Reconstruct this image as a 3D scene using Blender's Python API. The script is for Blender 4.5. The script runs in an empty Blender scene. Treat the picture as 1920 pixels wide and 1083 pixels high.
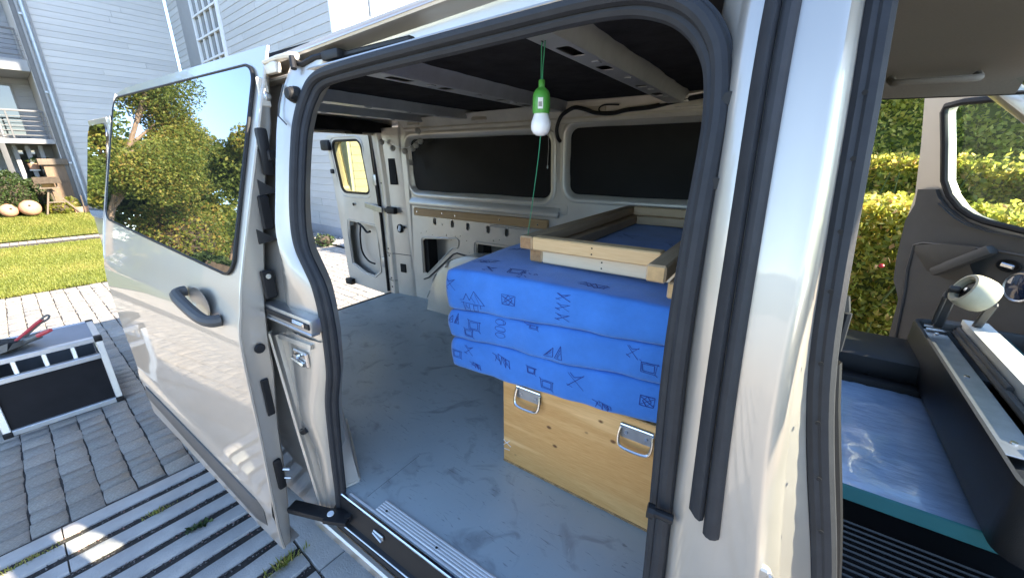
import bpy, bmesh, math, random
import numpy as np
from mathutils import Vector, Matrix
from mathutils.geometry import tessellate_polygon
random.seed(7); rng = np.random.default_rng(7)
PI = math.pi; rad = math.radians
S = bpy.context.scene; COL = S.collection
# ---------------------------------------------------------------- camera, sky, sun, exposure
CAM = Vector((1.0606, -0.5119, 1.6787))
cd = bpy.data.cameras.new('camera'); cam = bpy.data.objects.new('camera', cd); COL.objects.link(cam)
cam.location = CAM; cam.rotation_euler = (rad(90 - 18.2825), 0, rad(34.1997))
cd.sensor_width = 36; cd.lens = 36 * 731.78 / 1920; cd.clip_start = 0.02; cd.clip_end = 600
S.camera = cam
SUN = Vector((3.1, 0.9, 1.95)).normalized()
elev = math.asin(SUN.z); azim = math.atan2(SUN.x, SUN.y)
w = bpy.data.worlds.new('World'); S.world = w; w.use_nodes = True
nt = w.node_tree; bg = nt.nodes['Background']; sky = nt.nodes.new('ShaderNodeTexSky')
sky.sky_type = 'NISHITA'; sky.sun_disc = False; sky.sun_elevation = elev; sky.sun_rotation = azim
sky.air_density = 0.75; sky.dust_density = 0.2; sky.ozone_density = 1.4
nt.links.new(sky.outputs[0], bg.inputs[0]); bg.inputs[1].default_value = 0.15
sl = bpy.data.lights.new('sun', 'SUN'); sl.energy = 4.0; sl.angle = rad(0.5); sl.color = (1, 0.86, 0.68)
so = bpy.data.objects.new('sun', sl); COL.objects.link(so); so.rotation_euler = SUN.to_track_quat('Z', 'Y').to_euler()
S.view_settings.view_transform = 'Standard'; S.view_settings.look = 'None'
S.view_settings.exposure = 2.5; S.view_settings.gamma = 1; S.view_settings.use_curve_mapping = False
S.cycles.max_bounces = 10; S.cycles.diffuse_bounces = 5; S.cycles.glossy_bounces = 6; S.cycles.transparent_max_bounces = 12
S.cycles.caustics_reflective = False; S.cycles.caustics_refractive = False
# ---------------------------------------------------------------- materials
def mat(name, col=(.5,.5,.5), rough=.5, metal=0, coat=0, coat_rough=.05, spec=.5, var=0, vscale=8, bump=0, bscale=60, col2=None, detail=4, stretch=None, trans=0, rvar=0, sheen=0, orand=0):
    m = bpy.data.materials.new(name); m.use_nodes = True
    n = m.node_tree.nodes; l = m.node_tree.links; b = n['Principled BSDF']
    b.inputs['Base Color'].default_value = (*col, 1); b.inputs['Roughness'].default_value = rough
    b.inputs['Metallic'].default_value = metal; b.inputs['Coat Weight'].default_value = coat
    b.inputs['Coat Roughness'].default_value = coat_rough; b.inputs['Specular IOR Level'].default_value = spec
    if trans: b.inputs['Transmission Weight'].default_value = trans
    if sheen: b.inputs['Sheen Weight'].default_value = sheen
    tc = n.new('ShaderNodeTexCoord'); vec = tc.outputs['Object']
    if stretch:
        mp = n.new('ShaderNodeMapping'); mp.inputs['Scale'].default_value = stretch; l.new(vec, mp.inputs[0]); vec = mp.outputs[0]
    m['_'] = 0
    if var or col2 or rvar:
        t = n.new('ShaderNodeTexNoise'); t.inputs['Scale'].default_value = vscale; t.inputs['Detail'].default_value = detail; t.inputs['Roughness'].default_value = .65
        l.new(vec, t.inputs['Vector'])
        if var or col2:
            r = n.new('ShaderNodeValToRGB'); c2 = col2 or tuple(min(1, c * (1 + var)) for c in col); c1 = col if col2 else tuple(c * (1 - var) for c in col)
            r.color_ramp.elements[0].position = .3; r.color_ramp.elements[1].position = .7
            r.color_ramp.elements[0].color = (*c1, 1); r.color_ramp.elements[1].color = (*c2, 1)
            l.new(t.outputs[0], r.inputs[0]); l.new(r.outputs[0], b.inputs['Base Color'])
        if rvar:
            q = n.new('ShaderNodeMapRange'); q.inputs[1].default_value = .3; q.inputs[2].default_value = .7; q.inputs[3].default_value = max(.02, rough - rvar); q.inputs[4].default_value = rough + rvar
            l.new(t.outputs[0], q.inputs[0]); l.new(q.outputs[0], b.inputs['Roughness'])
    if orand:
        oi = n.new('ShaderNodeObjectInfo'); mr_ = n.new('ShaderNodeMapRange'); mr_.inputs[3].default_value = 1 - orand; mr_.inputs[4].default_value = 1 + orand; l.new(oi.outputs['Random'], mr_.inputs[0])
        hv = n.new('ShaderNodeHueSaturation'); l.new(mr_.outputs[0], hv.inputs['Value']); bc = b.inputs['Base Color']
        if bc.links: src = bc.links[0].from_socket; l.remove(bc.links[0]); l.new(src, hv.inputs['Color'])
        else: hv.inputs['Color'].default_value = (*col, 1)
        l.new(hv.outputs[0], bc)
    if bump:
        t2 = n.new('ShaderNodeTexNoise'); t2.inputs['Scale'].default_value = bscale; t2.inputs['Detail'].default_value = 5
        l.new(vec, t2.inputs['Vector']); bp = n.new('ShaderNodeBump'); bp.inputs['Strength'].default_value = bump; bp.inputs['Distance'].default_value = .01
        l.new(t2.outputs[0], bp.inputs['Height']); l.new(bp.outputs[0], b.inputs['Normal'])
    return m
def tone_mat(name, stops, rough=.55, trans=.35, var=.2):   # leaves, grass, pebbles: every piece takes its own hue from a per-face value
    m = bpy.data.materials.new(name); m.use_nodes = True; n = m.node_tree.nodes; l = m.node_tree.links; b = n['Principled BSDF']
    a = n.new('ShaderNodeAttribute'); a.attribute_name = 'tone'; r = n.new('ShaderNodeValToRGB')
    while len(r.color_ramp.elements) < len(stops): r.color_ramp.elements.new(.5)
    for e, (p, c) in zip(r.color_ramp.elements, stops): e.position = p; e.color = (*c, 1)
    l.new(a.outputs['Fac'], r.inputs[0]); l.new(r.outputs[0], b.inputs['Base Color']); b.inputs['Roughness'].default_value = rough
    b.inputs['Specular IOR Level'].default_value = .35
    if trans:
        tr = n.new('ShaderNodeBsdfTranslucent'); mx = n.new('ShaderNodeMixShader'); mx.inputs[0].default_value = trans
        hs = n.new('ShaderNodeHueSaturation'); hs.inputs['Value'].default_value = 2.2; hs.inputs['Hue'].default_value = .48; l.new(r.outputs[0], hs.inputs['Color']); l.new(hs.outputs[0], tr.inputs[0])
        l.new(b.outputs[0], mx.inputs[1]); l.new(tr.outputs[0], mx.inputs[2]); l.new(mx.outputs[0], n['Material Output'].inputs[0])
    return m
def wood_mat(name, c1, c2, axis=0, scale=3.0, knots=True, rough=.5, knot_scale=7):
    m = bpy.data.materials.new(name); m.use_nodes = True; n = m.node_tree.nodes; l = m.node_tree.links; b = n['Principled BSDF']
    tc = n.new('ShaderNodeTexCoord'); mp = n.new('ShaderNodeMapping'); s = [14, 14, 14]; s[axis] = 1.0; mp.inputs['Scale'].default_value = s
    l.new(tc.outputs['Object'], mp.inputs[0])
    t0 = n.new('ShaderNodeTexNoise'); t0.inputs['Scale'].default_value = scale; t0.inputs['Detail'].default_value = 6; t0.inputs['Distortion'].default_value = .8; l.new(mp.outputs[0], t0.inputs[0])
    wv = n.new('ShaderNodeMath'); wv.operation = 'MULTIPLY'; wv.inputs[1].default_value = 9; l.new(t0.outputs[0], wv.inputs[0])
    sn = n.new('ShaderNodeMath'); sn.operation = 'SINE'; l.new(wv.outputs[0], sn.inputs[0])
    mr = n.new('ShaderNodeMapRange'); mr.inputs[1].default_value = -1; l.new(sn.outputs[0], mr.inputs[0])
    t1 = n.new('ShaderNodeTexNoise'); t1.inputs['Scale'].default_value = 22; t1.inputs['Detail'].default_value = 8; l.new(mp.outputs[0], t1.inputs[0])
    ad = n.new('ShaderNodeMath'); ad.operation = 'MULTIPLY_ADD'; ad.inputs[1].default_value = .55; l.new(mr.outputs[0], ad.inputs[0])
    sc = n.new('ShaderNodeMath'); sc.operation = 'MULTIPLY'; sc.inputs[1].default_value = .5; l.new(t1.outputs[0], sc.inputs[0]); l.new(sc.outputs[0], ad.inputs[2])
    r = n.new('ShaderNodeValToRGB'); r.color_ramp.elements[0].color = (*c1, 1); r.color_ramp.elements[1].color = (*c2, 1); r.color_ramp.elements[0].position = .15; r.color_ramp.elements[1].position = .85
    l.new(ad.outputs[0], r.inputs[0]); out = r.outputs[0]
    if knots:
        vm = n.new('ShaderNodeMapping'); s2 = [1.5, 1.5, 1.5]; s2[axis] = 1.0; vm.inputs['Scale'].default_value = s2; l.new(tc.outputs['Object'], vm.inputs[0])
        vo = n.new('ShaderNodeTexVoronoi'); vo.inputs['Scale'].default_value = knot_scale; l.new(vm.outputs[0], vo.inputs[0])
        kr = n.new('ShaderNodeMapRange'); kr.inputs[1].default_value = .07; kr.inputs[2].default_value = .13; l.new(vo.outputs['Distance'], kr.inputs[0])
        mx = n.new('ShaderNodeMix'); mx.data_type = 'RGBA'; mx.inputs['A'].default_value = (.16, .065, .02, 1); l.new(kr.outputs[0], mx.inputs['Factor']); l.new(out, mx.inputs['B']); out = mx.outputs['Result']
    l.new(out, b.inputs['Base Color']); b.inputs['Roughness'].default_value = rough
    bp = n.new('ShaderNodeBump'); bp.inputs['Strength'].default_value = .12; bp.inputs['Distance'].default_value = .004; l.new(t1.outputs[0], bp.inputs['Height']); l.new(bp.outputs[0], b.inputs['Normal'])
    return m
# ---------------------------------------------------------------- mesh helpers
def link(name, me, m=None, parent=None, kind=None, ang=35):
    if m is not None:
        for q in (m if isinstance(m, (list, tuple)) else [m]): me.materials.append(q)
    if ang is not None:
        me.polygons.foreach_set('use_smooth', [True] * len(me.polygons)); me.set_sharp_from_angle(angle=rad(ang))
    o = bpy.data.objects.new(name, me); COL.objects.link(o)
    if parent: o.parent = parent
    if kind: o['kind'] = kind
    return o
def pyd(name, v, f, m=None, parent=None, kind=None, ang=35, tone=None):
    me = bpy.data.meshes.new(name); me.from_pydata([tuple(map(float, q)) for q in v], [], f); me.update()
    if tone is not None: me.attributes.new('tone', 'FLOAT', 'FACE').data.foreach_set('value', np.asarray(tone, np.float32))
    return link(name, me, m, parent, kind, ang)
def tag(o, label, cat=None, group=None):
    o['label'] = label
    if cat: o['category'] = cat
    if group: o['group'] = group
    return o
def thing(name, label, cat, loc=(0,0,0), rz=0, group=None):
    o = bpy.data.objects.new(name, None); COL.objects.link(o); o.location = loc; o.rotation_euler = (0,0,rz); o.empty_display_size = .1
    return tag(o, label, cat, group)
class MB:
    """collects boxes, prisms, tubes, lofts and builds one mesh object"""
    def __init__(s): s.v = []; s.f = []; s.mi = []; s.m = 0
    def add(s, v, f):
        b = len(s.v); s.v += [tuple(map(float, q)) for q in v]; s.f += [tuple(b + i for i in q) for q in f]; s.mi += [s.m] * len(f); return s
    def box(s, c, d, bev=0, M=None):
        x, y, z = (q / 2 for q in d); bev = min(bev, x * .9, y * .9, z * .9); v = []; f = []
        if bev <= 0:
            v = [(i*x, j*y, k*z) for i in (-1,1) for j in (-1,1) for k in (-1,1)]
            f = [(0,1,3,2),(4,6,7,5),(0,4,5,1),(2,3,7,6),(0,2,6,4),(1,5,7,3)]
        else:
            bm = bmesh.new(); bmesh.ops.create_cube(bm, size=1)
            for q in bm.verts: q.co = Vector((q.co.x*2*x, q.co.y*2*y, q.co.z*2*z))
            bmesh.ops.bevel(bm, geom=bm.edges[:], offset=bev, segments=2 if bev > .004 else 1, profile=.6, affect='EDGES')
            bm.verts.index_update(); v = [tuple(q.co) for q in bm.verts]; f = [tuple(q.index for q in g.verts) for g in bm.faces]; bm.free()
        M = M or Matrix(); M = Matrix.Translation(c) @ M
        return s.add([M @ Vector(q) for q in v], f)
    def bar(s, p, q, wdt, h, up=(0,0,1), bev=0):
        p = Vector(p); q = Vector(q); d = q - p; L = d.length; d.normalize(); u = Vector(up); sx = d.cross(u)
        if sx.length < 1e-4: sx = d.cross(Vector((0,1,0)))
        sx.normalize(); u = sx.cross(d); R = Matrix((d, sx, u)).transposed().to_4x4()
        return s.box((p + q) / 2, (L, wdt, h), bev, R)
    def loft(s, rows, close=False, cap=False, flip=False):
        n = len(rows[0]); v = [q for r in rows for q in r]; f = []
        for i in range(len(rows) - 1):
            for j in range(n if close else n - 1):
                a = i*n + j; b = i*n + (j+1) % n; q = (a, b, b + n, a + n); f.append(q[::-1] if flip else q)
        if cap: f.append(tuple(range(n))[::-1]); f.append(tuple((len(rows)-1)*n + j for j in range(n)))
        return s.add(v, f)
    def tube(s, path, r, n=8, cap=True, closed=False):
        P = [Vector(q) for q in path]; rows = []; prev = None; N = len(P)
        for i, p in enumerate(P):
            a = P[(i-1) % N] if (closed or i > 0) else P[i]; b = P[(i+1) % N] if (closed or i < N-1) else P[i]
            d = (b - a).normalized()
            if prev is None: prev = d.orthogonal().normalized()
            u = prev - d * prev.dot(d)
            u = u.normalized() if u.length > 1e-6 else d.orthogonal().normalized(); prev = u; w_ = d.cross(u)
            rr = r[i] if isinstance(r, (list, tuple)) else r
            rows.append([p + (u*math.cos(2*PI*k/n) + w_*math.sin(2*PI*k/n)) * rr for k in range(n)])
        if closed: rows.append(rows[0])
        return s.loft(rows, True, cap and not closed)
    def lathe(s, prof, c=(0,0,0), n=16, axis='z', M=None, cap=True):
        rows = [[(r*math.cos(2*PI*k/n), r*math.sin(2*PI*k/n), z) for k in range(n)] for r, z in prof]
        if axis == 'y': rows = [[(a, z, b) for a, b, z in r] for r in rows]
        if axis == 'x': rows = [[(z, a, b) for a, b, z in r] for r in rows]
        M = Matrix.Translation(c) @ (M or Matrix())
        return s.loft([[M @ Vector(q) for q in r] for r in rows], True, cap)
    def plate(s, outer, holes, fn, t):
        """flat outline with holes, (a,b) -> fn(a,b,depth); depth 0..t"""
        loops = [outer] + list(holes); pts = [q for lp in loops for q in lp]; n = len(pts)
        tri = tessellate_polygon([[Vector((a, b, 0)) for a, b in lp] for lp in loops])
        v = [fn(a, b, 0) for a, b in pts] + [fn(a, b, t) for a, b in pts]; f = [tuple(q) for q in tri] + [tuple(i + n for i in q[::-1]) for q in tri]
        k = 0
        for lp in loops:
            for i in range(len(lp)): a = k + i; b = k + (i+1) % len(lp); f.append((a, b, b + n, a + n))
            k += len(lp)
        return s.add(v, f)
    def build(s, name, m=None, parent=None, kind=None, ang=35, fix=True, label=None, tone=None):
        me = bpy.data.meshes.new(name); me.from_pydata(s.v, [], s.f); me.polygons.foreach_set('material_index', s.mi)
        if fix:
            bm = bmesh.new(); bm.from_mesh(me); bmesh.ops.recalc_face_normals(bm, faces=bm.faces[:]); bm.to_mesh(me); bm.free()
        me.update(); o = link(name, me, m, parent, kind, ang)
        if label: o['label'] = label
        return o
def rrect(a0, b0, a1, b1, r, n=5):
    out = []
    for ca, cb, st in ((a1-r, b1-r, 0), (a0+r, b1-r, 90), (a0+r, b0+r, 180), (a1-r, b0+r, 270)):
        out += [(ca + r*math.cos(rad(st + 90*i/n)), cb + r*math.sin(rad(st + 90*i/n))) for i in range(n+1)]
    return out
def lerp(t, xs, ys): return float(np.interp(t, xs, ys))
def smooth_path(pts, n=6):
    """Catmull-Rom through points"""
    P = [Vector(p) for p in pts]; out = []
    for i in range(len(P) - 1):
        a = P[max(i-1, 0)]; b = P[i]; c = P[i+1]; d = P[min(i+2, len(P)-1)]
        for k in range(n):
            t = k / n; out.append(.5*((2*b) + (c-a)*t + (2*a-5*b+4*c-d)*t*t + (3*b-a-3*c+d)*t**3))
    out.append(P[-1]); return out
TH = rad(-4.03)
def G(a, b, z=0): return Vector((a*math.cos(TH) - b*math.sin(TH), a*math.sin(TH) + b*math.cos(TH), z))
def inframe(p, m=1.15):
    c = cam_inv @ Vector(p)
    if c.z > -.05: return None
    f = 731.78 / 960; x = f * c.x / -c.z; y = f * c.y / -c.z
    return (abs(x) < m and abs(y) < m * 1083 / 1920), -c.z
bpy.context.view_layer.update(); cam_inv = cam.matrix_world.inverted()
def quads(name, C, U, V, m, parent=None, kind=None, tone=None, fold=.25):
    """many small leaf faces: centre C, half axes U (length) and V (width); each leaf is two triangles folded along its rib"""
    n = len(C); Nn = np.cross(U, V); Nn /= np.linalg.norm(Nn, axis=1)[:, None] + 1e-9
    up = Nn * np.linalg.norm(V, axis=1)[:, None] * fold
    v = np.concatenate([C - U, C + V + up, C + U, C - V + up]); i = np.arange(n)
    me = bpy.data.meshes.new(name); me.vertices.add(4*n); me.vertices.foreach_set('co', v.astype(np.float32).ravel())
    tri = np.stack([i, i+n, i+2*n, i, i+2*n, i+3*n], 1).reshape(-1, 3).astype(np.int32)
    me.loops.add(tri.size); me.loops.foreach_set('vertex_index', tri.ravel()); me.polygons.add(2*n)
    me.polygons.foreach_set('loop_start', np.arange(0, tri.size, 3, dtype=np.int32)); me.update(calc_edges=True)
    t = rng.random(n) if tone is None else tone
    me.attributes.new('tone', 'FLOAT', 'FACE').data.foreach_set('value', np.repeat(t, 2).astype(np.float32))
    return link(name, me, m, parent, kind, None)
def rand_dirs(n):
    d = rng.normal(size=(n, 3)); return d / np.linalg.norm(d, axis=1)[:, None]
def leaf_axes(n, size, aspect=.55, up=0.0):
    d = rand_dirs(n); d[:, 2] += up; d /= np.linalg.norm(d, axis=1)[:, None]; e = np.cross(d, rand_dirs(n)); e /= np.linalg.norm(e, axis=1)[:, None] + 1e-9
    sz = size * rng.uniform(.6, 1.3, n)[:, None]; return d * sz, e * sz * aspect
# ================================================================ SETTING
M_soil = mat('soil', (.035,.03,.025), .95, var=.4, vscale=30)
M_sand = mat('joint_sand', (.05,.045,.04), .95, var=.4, vscale=60)
M_paver = mat('paver_stone', (.335,.31,.27), .85, var=.25, vscale=9, bump=.9, bscale=70, orand=.12)
M_paver2 = mat('paver_stone_warm', (.37,.335,.285), .85, var=.25, vscale=11, bump=.9, bscale=85, orand=.12)
M_conc = mat('concrete', (.38,.365,.34), .85, var=.16, vscale=5, bump=.3, bscale=130)
M_lawn = mat('lawn_soil', (.07,.1,.02), .9, var=.35, vscale=12)
M_board = mat('painted_board', (.53,.525,.51), .6, var=.07, vscale=2.5, bump=.1, bscale=40, orand=.07)
M_trim = mat('trim_and_shade_grey', (.29,.295,.3), .55, var=.04)
M_zinc = mat('zinc', (.42,.46,.5), .45, .4, var=.1)
M_grey = mat('shade_grey_steel', (.11,.112,.115), .5, .2, var=.1)  # steel darkened so the balcony's shade sits in its colour
M_plinth = mat('plinth', (.36,.37,.39), .8, var=.08, bump=.2)
M_wglass = mat('window_glass', (.05,.06,.06), .03, 0, coat=1, coat_rough=.01)
M_white = mat('white_paint', (.75,.76,.76), .45)
M_roofred = mat('red_tile', (.32,.1,.05), .8, var=.2, vscale=20)
M_bark = mat('bark', (.22,.16,.11), .9, var=.35, vscale=18, bump=.8, bscale=30, stretch=(1,1,.25))
M_bark_dark = mat('dark_bark', (.06,.045,.03), .9, var=.4, vscale=18)
M_terra = mat('terracotta', (.46,.26,.17), .8, var=.15)
M_wood_old = wood_mat('weathered_wood', (.12,.095,.07), (.24,.19,.14), 2, knots=False, rough=.8)
T_tree = tone_mat('tree_leaves', [(0,(.055,.09,.015)),(.5,(.14,.18,.03)),(.82,(.29,.27,.05)),(1,(.34,.2,.06))], trans=.35)
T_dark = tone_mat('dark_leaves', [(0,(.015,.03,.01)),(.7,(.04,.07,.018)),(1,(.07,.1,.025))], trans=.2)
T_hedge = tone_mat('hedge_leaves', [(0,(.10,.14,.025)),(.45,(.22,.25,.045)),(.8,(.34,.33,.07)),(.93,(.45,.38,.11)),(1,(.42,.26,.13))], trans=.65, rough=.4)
T_hedge_lit = tone_mat('lit_hedge_leaves', [(0,(.14,.18,.035)),(.45,(.30,.32,.07)),(.8,(.44,.42,.11)),(1,(.55,.48,.18))], trans=.65, rough=.4)  # hedge leaves again, sunlight put into a brighter, yellower tone
T_grass = tone_mat('grass_blades', [(0,(.10,.13,.022)),(.55,(.19,.22,.042)),(.85,(.28,.27,.07)),(1,(.38,.31,.13))], trans=.35)
T_peb = tone_mat('pebbles', [(0,(.03,.025,.022)),(.6,(.1,.085,.075)),(.9,(.22,.2,.18)),(1,(.3,.13,.1))], trans=0, rough=.8)
T_peb2 = tone_mat('light_gravel', [(0,(.12,.12,.12)),(.6,(.28,.27,.26)),(1,(.45,.44,.42))], trans=0, rough=.8)
def gframe(o): o.rotation_euler.z = TH; return o
# ground sheet to the horizon, paving bed, lawns
g = MB(); g.add([(-300,-300,-.03),(300,-300,-.03),(300,300,-.03),(-300,300,-.03)], [(0,1,2,3)]); o = g.build('ground', M_soil, None, 'structure', fix=False)
def sheet(name, a0, a1, b0, b1, z, m, n=1, zf=None, kind='structure'):
    q = MB(); rows = [[(a0 + (a1-a0)*i/n, b0 + (b1-b0)*j/n, z + (zf(a0 + (a1-a0)*i/n) if zf else 0)) for j in range(n+1)] for i in range(n+1)]
    q.loft(rows, flip=True); return gframe(q.build(name, m, None, kind, fix=False))
def yard_mat():
    m = mat('yard_paving', (.2,.2,.2), .85, var=.25, vscale=9, bump=.5, bscale=70); n = m.node_tree.nodes; l = m.node_tree.links; br = n.new('ShaderNodeTexBrick'); tc = n.new('ShaderNodeTexCoord'); l.new(tc.outputs['Object'], br.inputs['Vector'])
    br.inputs['Scale'].default_value = 1; br.inputs['Brick Width'].default_value = .2; br.inputs['Row Height'].default_value = .125; br.inputs['Mortar Size'].default_value = .005; br.inputs['Color1'].default_value = (.40,.36,.30,1); br.inputs['Color2'].default_value = (.46,.41,.34,1); br.inputs['Mortar'].default_value = (.04,.035,.03,1); l.new(br.outputs[0], n['Principled BSDF'].inputs['Base Color']); return m
sheet('yard', -30, 16, -14, 3.6, -.02, yard_mat()); drive = sheet('driveway_paving', -12, -1.49, -2, 3.6, -.008, M_sand)
lawnz = lambda a: .29 * max(0, min(1, (-12.6 - a) / 3.0))
sheet('lawn', -11.3, -6.9, -12, 1.0, .008, M_lawn, 6)
sheet('lawn', -15.6, -12.5, -12, 1.9, .008, M_lawn, 8, lawnz)
sheet('flower_bed', -19, -15.55, -12, 2.4, .27, M_soil)
# --- one stone at a time: pavers in rows along the drive
def paver_mesh(seed, m):
    r = random.Random(seed); ring = []
    base = [(-.5,-.5),(0,-.5),(.5,-.5),(.5,0),(.5,.5),(0,.5),(-.5,.5),(-.5,0)]
    j = [(x + r.uniform(-.035,.035), y + r.uniform(-.035,.035)) for x, y in base]
    lo = [(x, y, -.02) for x, y in j]; mid = [(x, y, -.004 + r.uniform(-.002,.002)) for x, y in j]
    top = [(x*.93 + r.uniform(-.015,.015), y*.93 + r.uniform(-.015,.015), r.uniform(.0,.0022)) for x, y in j]
    q = MB(); q.loft([lo, mid, top], True); c = len(q.v); q.v.append((r.uniform(-.1,.1), r.uniform(-.1,.1), r.uniform(.0004,.0024)))
    for k in range(8): q.f.append((16 + k, 16 + (k+1) % 8, c)); q.mi.append(0)
    me = bpy.data.meshes.new('paver'); me.from_pydata(q.v, [], q.f); me.materials.append(m)
    me.polygons.foreach_set('use_smooth', [True]*len(me.polygons)); me.set_sharp_from_angle(angle=rad(50)); me.update(); return me
PM = [paver_mesh(i, M_paver if i % 3 else M_paver2) for i in range(9)]
cand = []
for k in range(-12, 35):
    b0 = -.13 + .125 * k; a = -1.508 - random.uniform(0, .03)
    while a > -11.6:
        L = random.choice((.085,.1,.115,.13,.14)) * (1.0 if a > -4 else 1.15); a1 = a - L; ca = (a + a1)/2; cb = b0 - .0625
        in_lawn = ca < -6.9 and cb < 1.0
        hid = (cb > .25 and ca > -2.6 and cb < 1.6)
        p = G(ca, cb); f = inframe(p, 1.05)
        if not in_lawn and cb < 3.5:
            if f and f[0] and not hid: cand.append((f[1], ca, cb, L))
            elif ca > -6.9: cand.append((200 + random.random(), ca, cb, L))
        a = a1
cand.sort(); rest = MB(); tmp = []
for i, (d, ca, cb, L) in enumerate(cand):
    me = random.choice(PM); sx, sy = (L - .0015), (.125 - .0055)
    if i < 300:
        o = bpy.data.objects.new('paver', me); COL.objects.link(o); o.parent = drive; o.location = (ca, cb, 0); o.scale = (sx, sy, 1); o.rotation_euler.z = random.uniform(-.02,.02) + random.choice((0, PI))
    else:
        vs = [(ca + v.co.x*sx, cb + v.co.y*sy, v.co.z) for v in me.vertices]; rest.add(vs, [tuple(p.vertices) for p in me.polygons])
rest.build('pavers_beyond', M_paver, drive, 'stuff', ang=50, fix=False)
# --- slatted concrete strip, slab, grit and weeds
slat_root = sheet('slatted_concrete_strip', -1.5, 1.6, -3, .0, -.012, M_soil)
def unit_box(name, m, bev):
    q = MB(); q.box((0,0,0), (1,1,1)); return q
for i in range(24):
    a = -1.5 + .006 + .043 + .1295 * i
    for b0, b1 in ((-3, -1.83), (-1.823, -.662), (-.656, -.004)):
        q = MB(); n = 7; rows = []
        for s in range(n + 1):
            b = b0 + (b1 - b0) * s / n; e = lambda: random.uniform(-.0035, .0035)
            rows.append([(-.043, b, -.02), (-.043 + e(), b, -.005), (-.036 + e()*.5, b, .001), (.036 + e()*.5, b, .001), (.043 + e(), b, -.005), (.043, b, -.02)])
        q.loft(rows, cap=False); q.f += [(0,1,2,3,4,5), tuple(6*n + k for k in (5,4,3,2,1,0))]; q.mi += [0, 0]
        o = q.build('slat', M_conc, slat_root, ang=40); o.location = (a, 0, 0)
q = MB()
for a0, a1 in ((-1.49, -.905), (-.9, -.312), (-.306, .3), (.306, .9), (.906, 1.5)):
    q.box(((a0+a1)/2, .34, -.012), (a1-a0, .665, .03), .006)
gframe(q.build('concrete_slabs', M_conc, None, 'structure', ang=40))
def pebble_field(name, n, fn, size, m, parent=None, kind='stuff'):
    ico = [Vector(v) for v in ((1,0,0),(-1,0,0),(0,1,0),(0,-1,0),(0,0,1),(0,0,-1))]; fc = [(0,2,4),(2,1,4),(1,3,4),(3,0,4),(2,0,5),(1,2,5),(3,1,5),(0,3,5)]
    V = []; F = []; T = []
    for i in range(n):
        c = fn(); s = size * random.uniform(.5, 1.4); k = len(V); q = [s*random.uniform(.6,1.3) for _ in range(6)]
        rz = random.uniform(0, 6.28); cr, sr = math.cos(rz), math.sin(rz)
        for v, r in zip(ico, q): x, y, z = v*r; V.append((c[0] + x*cr - y*sr, c[1] + x*sr + y*cr, c[2] + z*.7))
        F += [tuple(k + j for j in f) for f in fc]; T += [random.random()] * 8
    return gframe(pyd(name, V, F, m, parent, kind, 60, T)) if parent is None else pyd(name, V, F, m, parent, kind, 60, T)
def gapfn():
    i = random.randrange(0, 16); return (-1.5 + .098 + .1295*i + random.uniform(-.017,.017), random.uniform(-1.2, -.01), -.012 + random.uniform(0, .005))
tag(pebble_field('joint_grit', 5200, gapfn, .0042, T_peb), 'dark grit lying in the gaps of the concrete slats', 'grit')
def tuft(name, c, n, h, label, spread=.02, broad=False, long=0):
    pos = np.array(c) + np.column_stack([rng.normal(0, spread*.6, n), rng.normal(0, spread + long, n), np.zeros(n)])
    ang = rng.uniform(0, 6.28, n); lean = rng.uniform(.3, 1.2, n); hh = h * rng.uniform(.5, 1.2, n)
    U = np.column_stack([np.cos(ang)*lean, np.sin(ang)*lean, np.ones(n)]); U = U / np.linalg.norm(U, axis=1)[:, None] * hh[:, None] / 2
    V = np.column_stack([-np.sin(ang), np.cos(ang), np.zeros(n)]) * (h * (.28 if broad else .06))
    o = quads(name, pos + U, U, V, T_dark if broad else T_grass); gframe(o); o['kind'] = 'stuff'; return tag(o, label, 'weed')
tuft('weed', (-1.235, -.345, -.004), 70, .03, 'low green weed in a slat gap between the crate and the van door', .012, False, .02)
tuft('weed', (-.97, -.245, -.004), 26, .035, 'small broad leaved weed in the slat gap below the door trim', .012, True, .015)
tuft('weed', (-.455, -.075, -.004), 90, .05, 'grassy weed at the foot of the open sliding door', .012, False, .03)
tuft('weed', (-1.36, -.78, -.004), 110, .03, 'grassy weed in the slat gap beside the bright sun streak', .012, False, .05)
# --- grass
def grass(name, n, a0, a1, b0, b1, h, zf=None):
    a = rng.uniform(a0, a1, n); b = rng.uniform(b0, b1, n); z = np.array([zf(q) if zf else 0 for q in a]) + .006
    ang = rng.uniform(0, 6.28, n); lean = rng.uniform(.1, .9, n); hh = h * rng.uniform(.5, 1.3, n)
    U = np.column_stack([np.cos(ang)*lean, np.sin(ang)*lean, np.ones(n)]); U = U / np.linalg.norm(U, axis=1)[:, None] * hh[:, None] / 2
    V = np.column_stack([-np.sin(ang), np.cos(ang), np.zeros(n)]) * rng.uniform(.0035,.008,n)[:, None]
    patch = .5 + .3*np.sin(a*3.1 + np.cos(b*2.3)*2) * np.cos(b*3.7); t = np.clip(patch*.6 + rng.random(n)*.5, 0, 1)
    return gframe(quads(name, np.column_stack([a, b, z]) + U, U, V, T_grass, None, 'stuff', t))
tag(grass('grass', 90000, -11.3, -6.86, -1.3, 1.05, .05), 'short sunlit lawn grass between the paving and the garden path', 'grass')
tag(grass('grass', 45000, -15.7, -12.5, -1.3, 1.95, .05, lawnz), 'short lawn grass beyond the garden path by the house', 'grass')
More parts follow.
